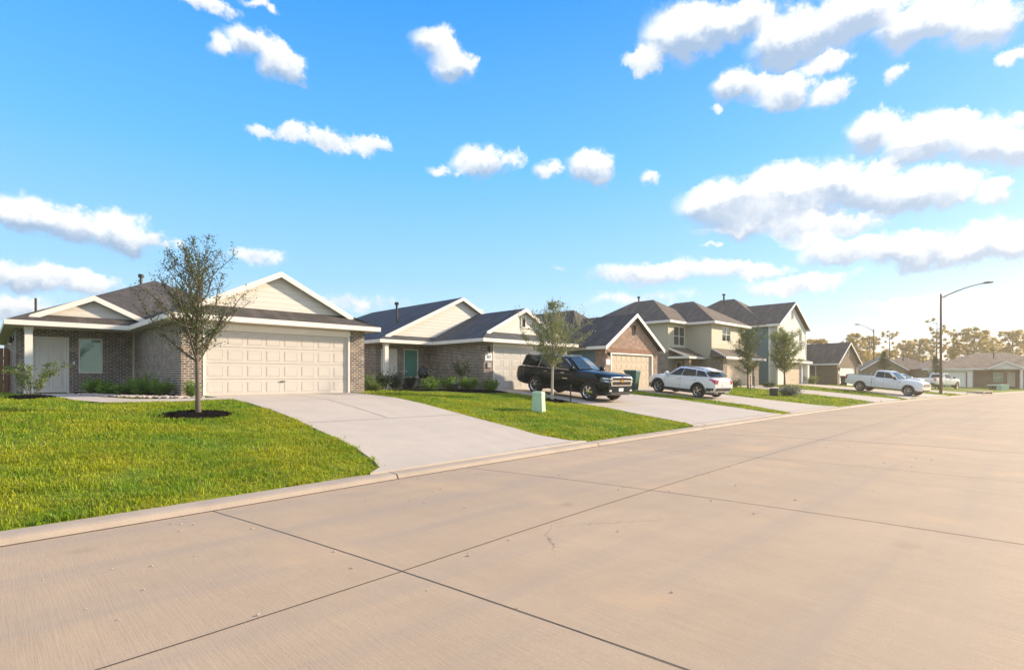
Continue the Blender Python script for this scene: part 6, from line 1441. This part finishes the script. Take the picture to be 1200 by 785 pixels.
def tufts(x0, x1, y0, y1, dens, hgt, wid, per):
    global base
    n = int((x1 - x0) * (y1 - y0) * dens); cx, cy = rng.uniform(x0, x1, n), rng.uniform(y0, y1, n); ok = (cy > np.interp(cx, CXP, CYP) + .40)
    for p in polys + blk: ok &= ~poly_in(cx, cy, p)
    cx, cy = cx[ok], cy[ok]; rad = rng.uniform(.03, .11, len(cx)); hh = rng.uniform(.7, 1.4, len(cx))
    x = np.repeat(cx, per) + rng.normal(size=len(cx) * per) * np.repeat(rad, per); y = np.repeat(cy, per) + rng.normal(size=len(cx) * per) * np.repeat(rad, per); H_ = np.repeat(hh, per) * hgt; n = len(x); z = vterr(x, y)
    a = rng.uniform(0, 6.28, n); ln = H_ * rng.uniform(.6, 1.2, n); le = rng.uniform(.1, .7, n); dx, dy = np.cos(a), np.sin(a); w = wid * rng.uniform(.7, 1.3, n)
    b0 = np.stack([x - dy * w, y + dx * w, z - .004], 1); b1 = np.stack([x + dy * w, y - dx * w, z - .004], 1); m0 = np.stack([x - dy * w * .8 + dx * ln * le * .35, y + dx * w * .8 + dy * ln * le * .35, z + ln * .6], 1); m1 = np.stack([x + dy * w * .8 + dx * ln * le * .35, y - dx * w * .8 + dy * ln * le * .35, z + ln * .6], 1); tp = np.stack([x + dx * ln * le, y + dy * ln * le, z + ln * (1.0 - .35 * le)], 1)
    VV.append(np.stack([b0, b1, m1, m0, tp], 1).reshape(-1, 3)); I = base + np.arange(n)[:, None] * 5; FF.append(np.concatenate([I + np.array([0, 1, 2]), I + np.array([0, 2, 3]), I + np.array([3, 2, 4])])); base += 5 * n
tufts(-3.5, 5.4, 7.7, 12, 9, .085, .004, 34); tufts(-4, 5.4, 12, 16.4, 5, .08, .005, 26); tufts(10.2, 17.5, 8.3, 18, 4, .075, .006, 24)
def grass_material():
    m = bpy.data.materials.new('grass_blades'); m.use_nodes = True; nt = m.node_tree; nt.nodes.clear(); o = nt.nodes.new('ShaderNodeOutputMaterial'); g = N(nt, 'ShaderNodeNewGeometry'); p = g.outputs['Position']
    n1 = NOISE(nt, p, .55, 5.0, .6); n2 = NOISE(nt, p, 3.2, 4.0, .6); r = g.outputs['Random Per Island']
    c = MIX(nt, SMOOTH(nt, n1.outputs['Fac'], .35, .65), (.27, .45, .008), (.58, .60, .012))
    c = MIX(nt, M_(nt, 'MULTIPLY', SMOOTH(nt, n2.outputs['Fac'], .45, .7), .6), c, (.68, .64, .03))
    c = MIX(nt, M_(nt, 'MULTIPLY', M_(nt, 'POWER', r, 1.4), .85), c, (.035, .095, .005)); c = MIX(nt, SMOOTH(nt, r, .93, .96), c, (.34, .29, .12))
    pr = N(nt, 'ShaderNodeBsdfPrincipled', {'Base Color': c, 'Roughness': .6}); tl = N(nt, 'ShaderNodeBsdfTranslucent', {'Color': c}); mx = N(nt, 'ShaderNodeMixShader', {0: .4, 1: pr.outputs[0], 2: tl.outputs[0]}); nt.links.new(mx.outputs[0], o.inputs[0]); return m
gm = np_mesh('grass', np.concatenate(VV), F3=np.concatenate(FF)); tag(link_mesh('grass', gm, grass_material()), kind='stuff')
# crumbs of gravel and dirt on the slab
rng = np.random.default_rng(77); gv = MB()
for k in range(140):
    x = rng.uniform(.3, 16); s = -rng.uniform(0, 1) ** 1.6 * 6.8 - .1; y = Yc(x) + s; q = rng.uniform(.004, .014); b0 = len(gv.v)
    for v in iv: gv.v.append((x + v.x * q * rng.uniform(.7, 1.3), y + v.y * q * rng.uniform(.7, 1.3), road_z(s) + .003 + (v.z + .4) * q * .6))
    for f in ifc: gv.f.append(tuple(b0 + i for i in f)); gv.mi.append(0)
tag(gv.build('gravel', MT['stone']), kind='stuff')

# ------------------------------------------------------------------ morning haze in the low air
hz = MB(); hz.box(-640, 640, -640, 640, -1.3, 21.0); hazem = bpy.data.materials.new('haze_air'); hazem.use_nodes = True; nt = hazem.node_tree; nt.nodes.clear()
ho = nt.nodes.new('ShaderNodeOutputMaterial'); hv = N(nt, 'ShaderNodeVolumePrincipled', {'Color': (1.0, .90, .70, 1), 'Density': HAZE, 'Anisotropy': .45}); nt.links.new(hv.outputs[0], ho.inputs['Volume'])
tag(hz.build('haze', hazem), kind='stuff')
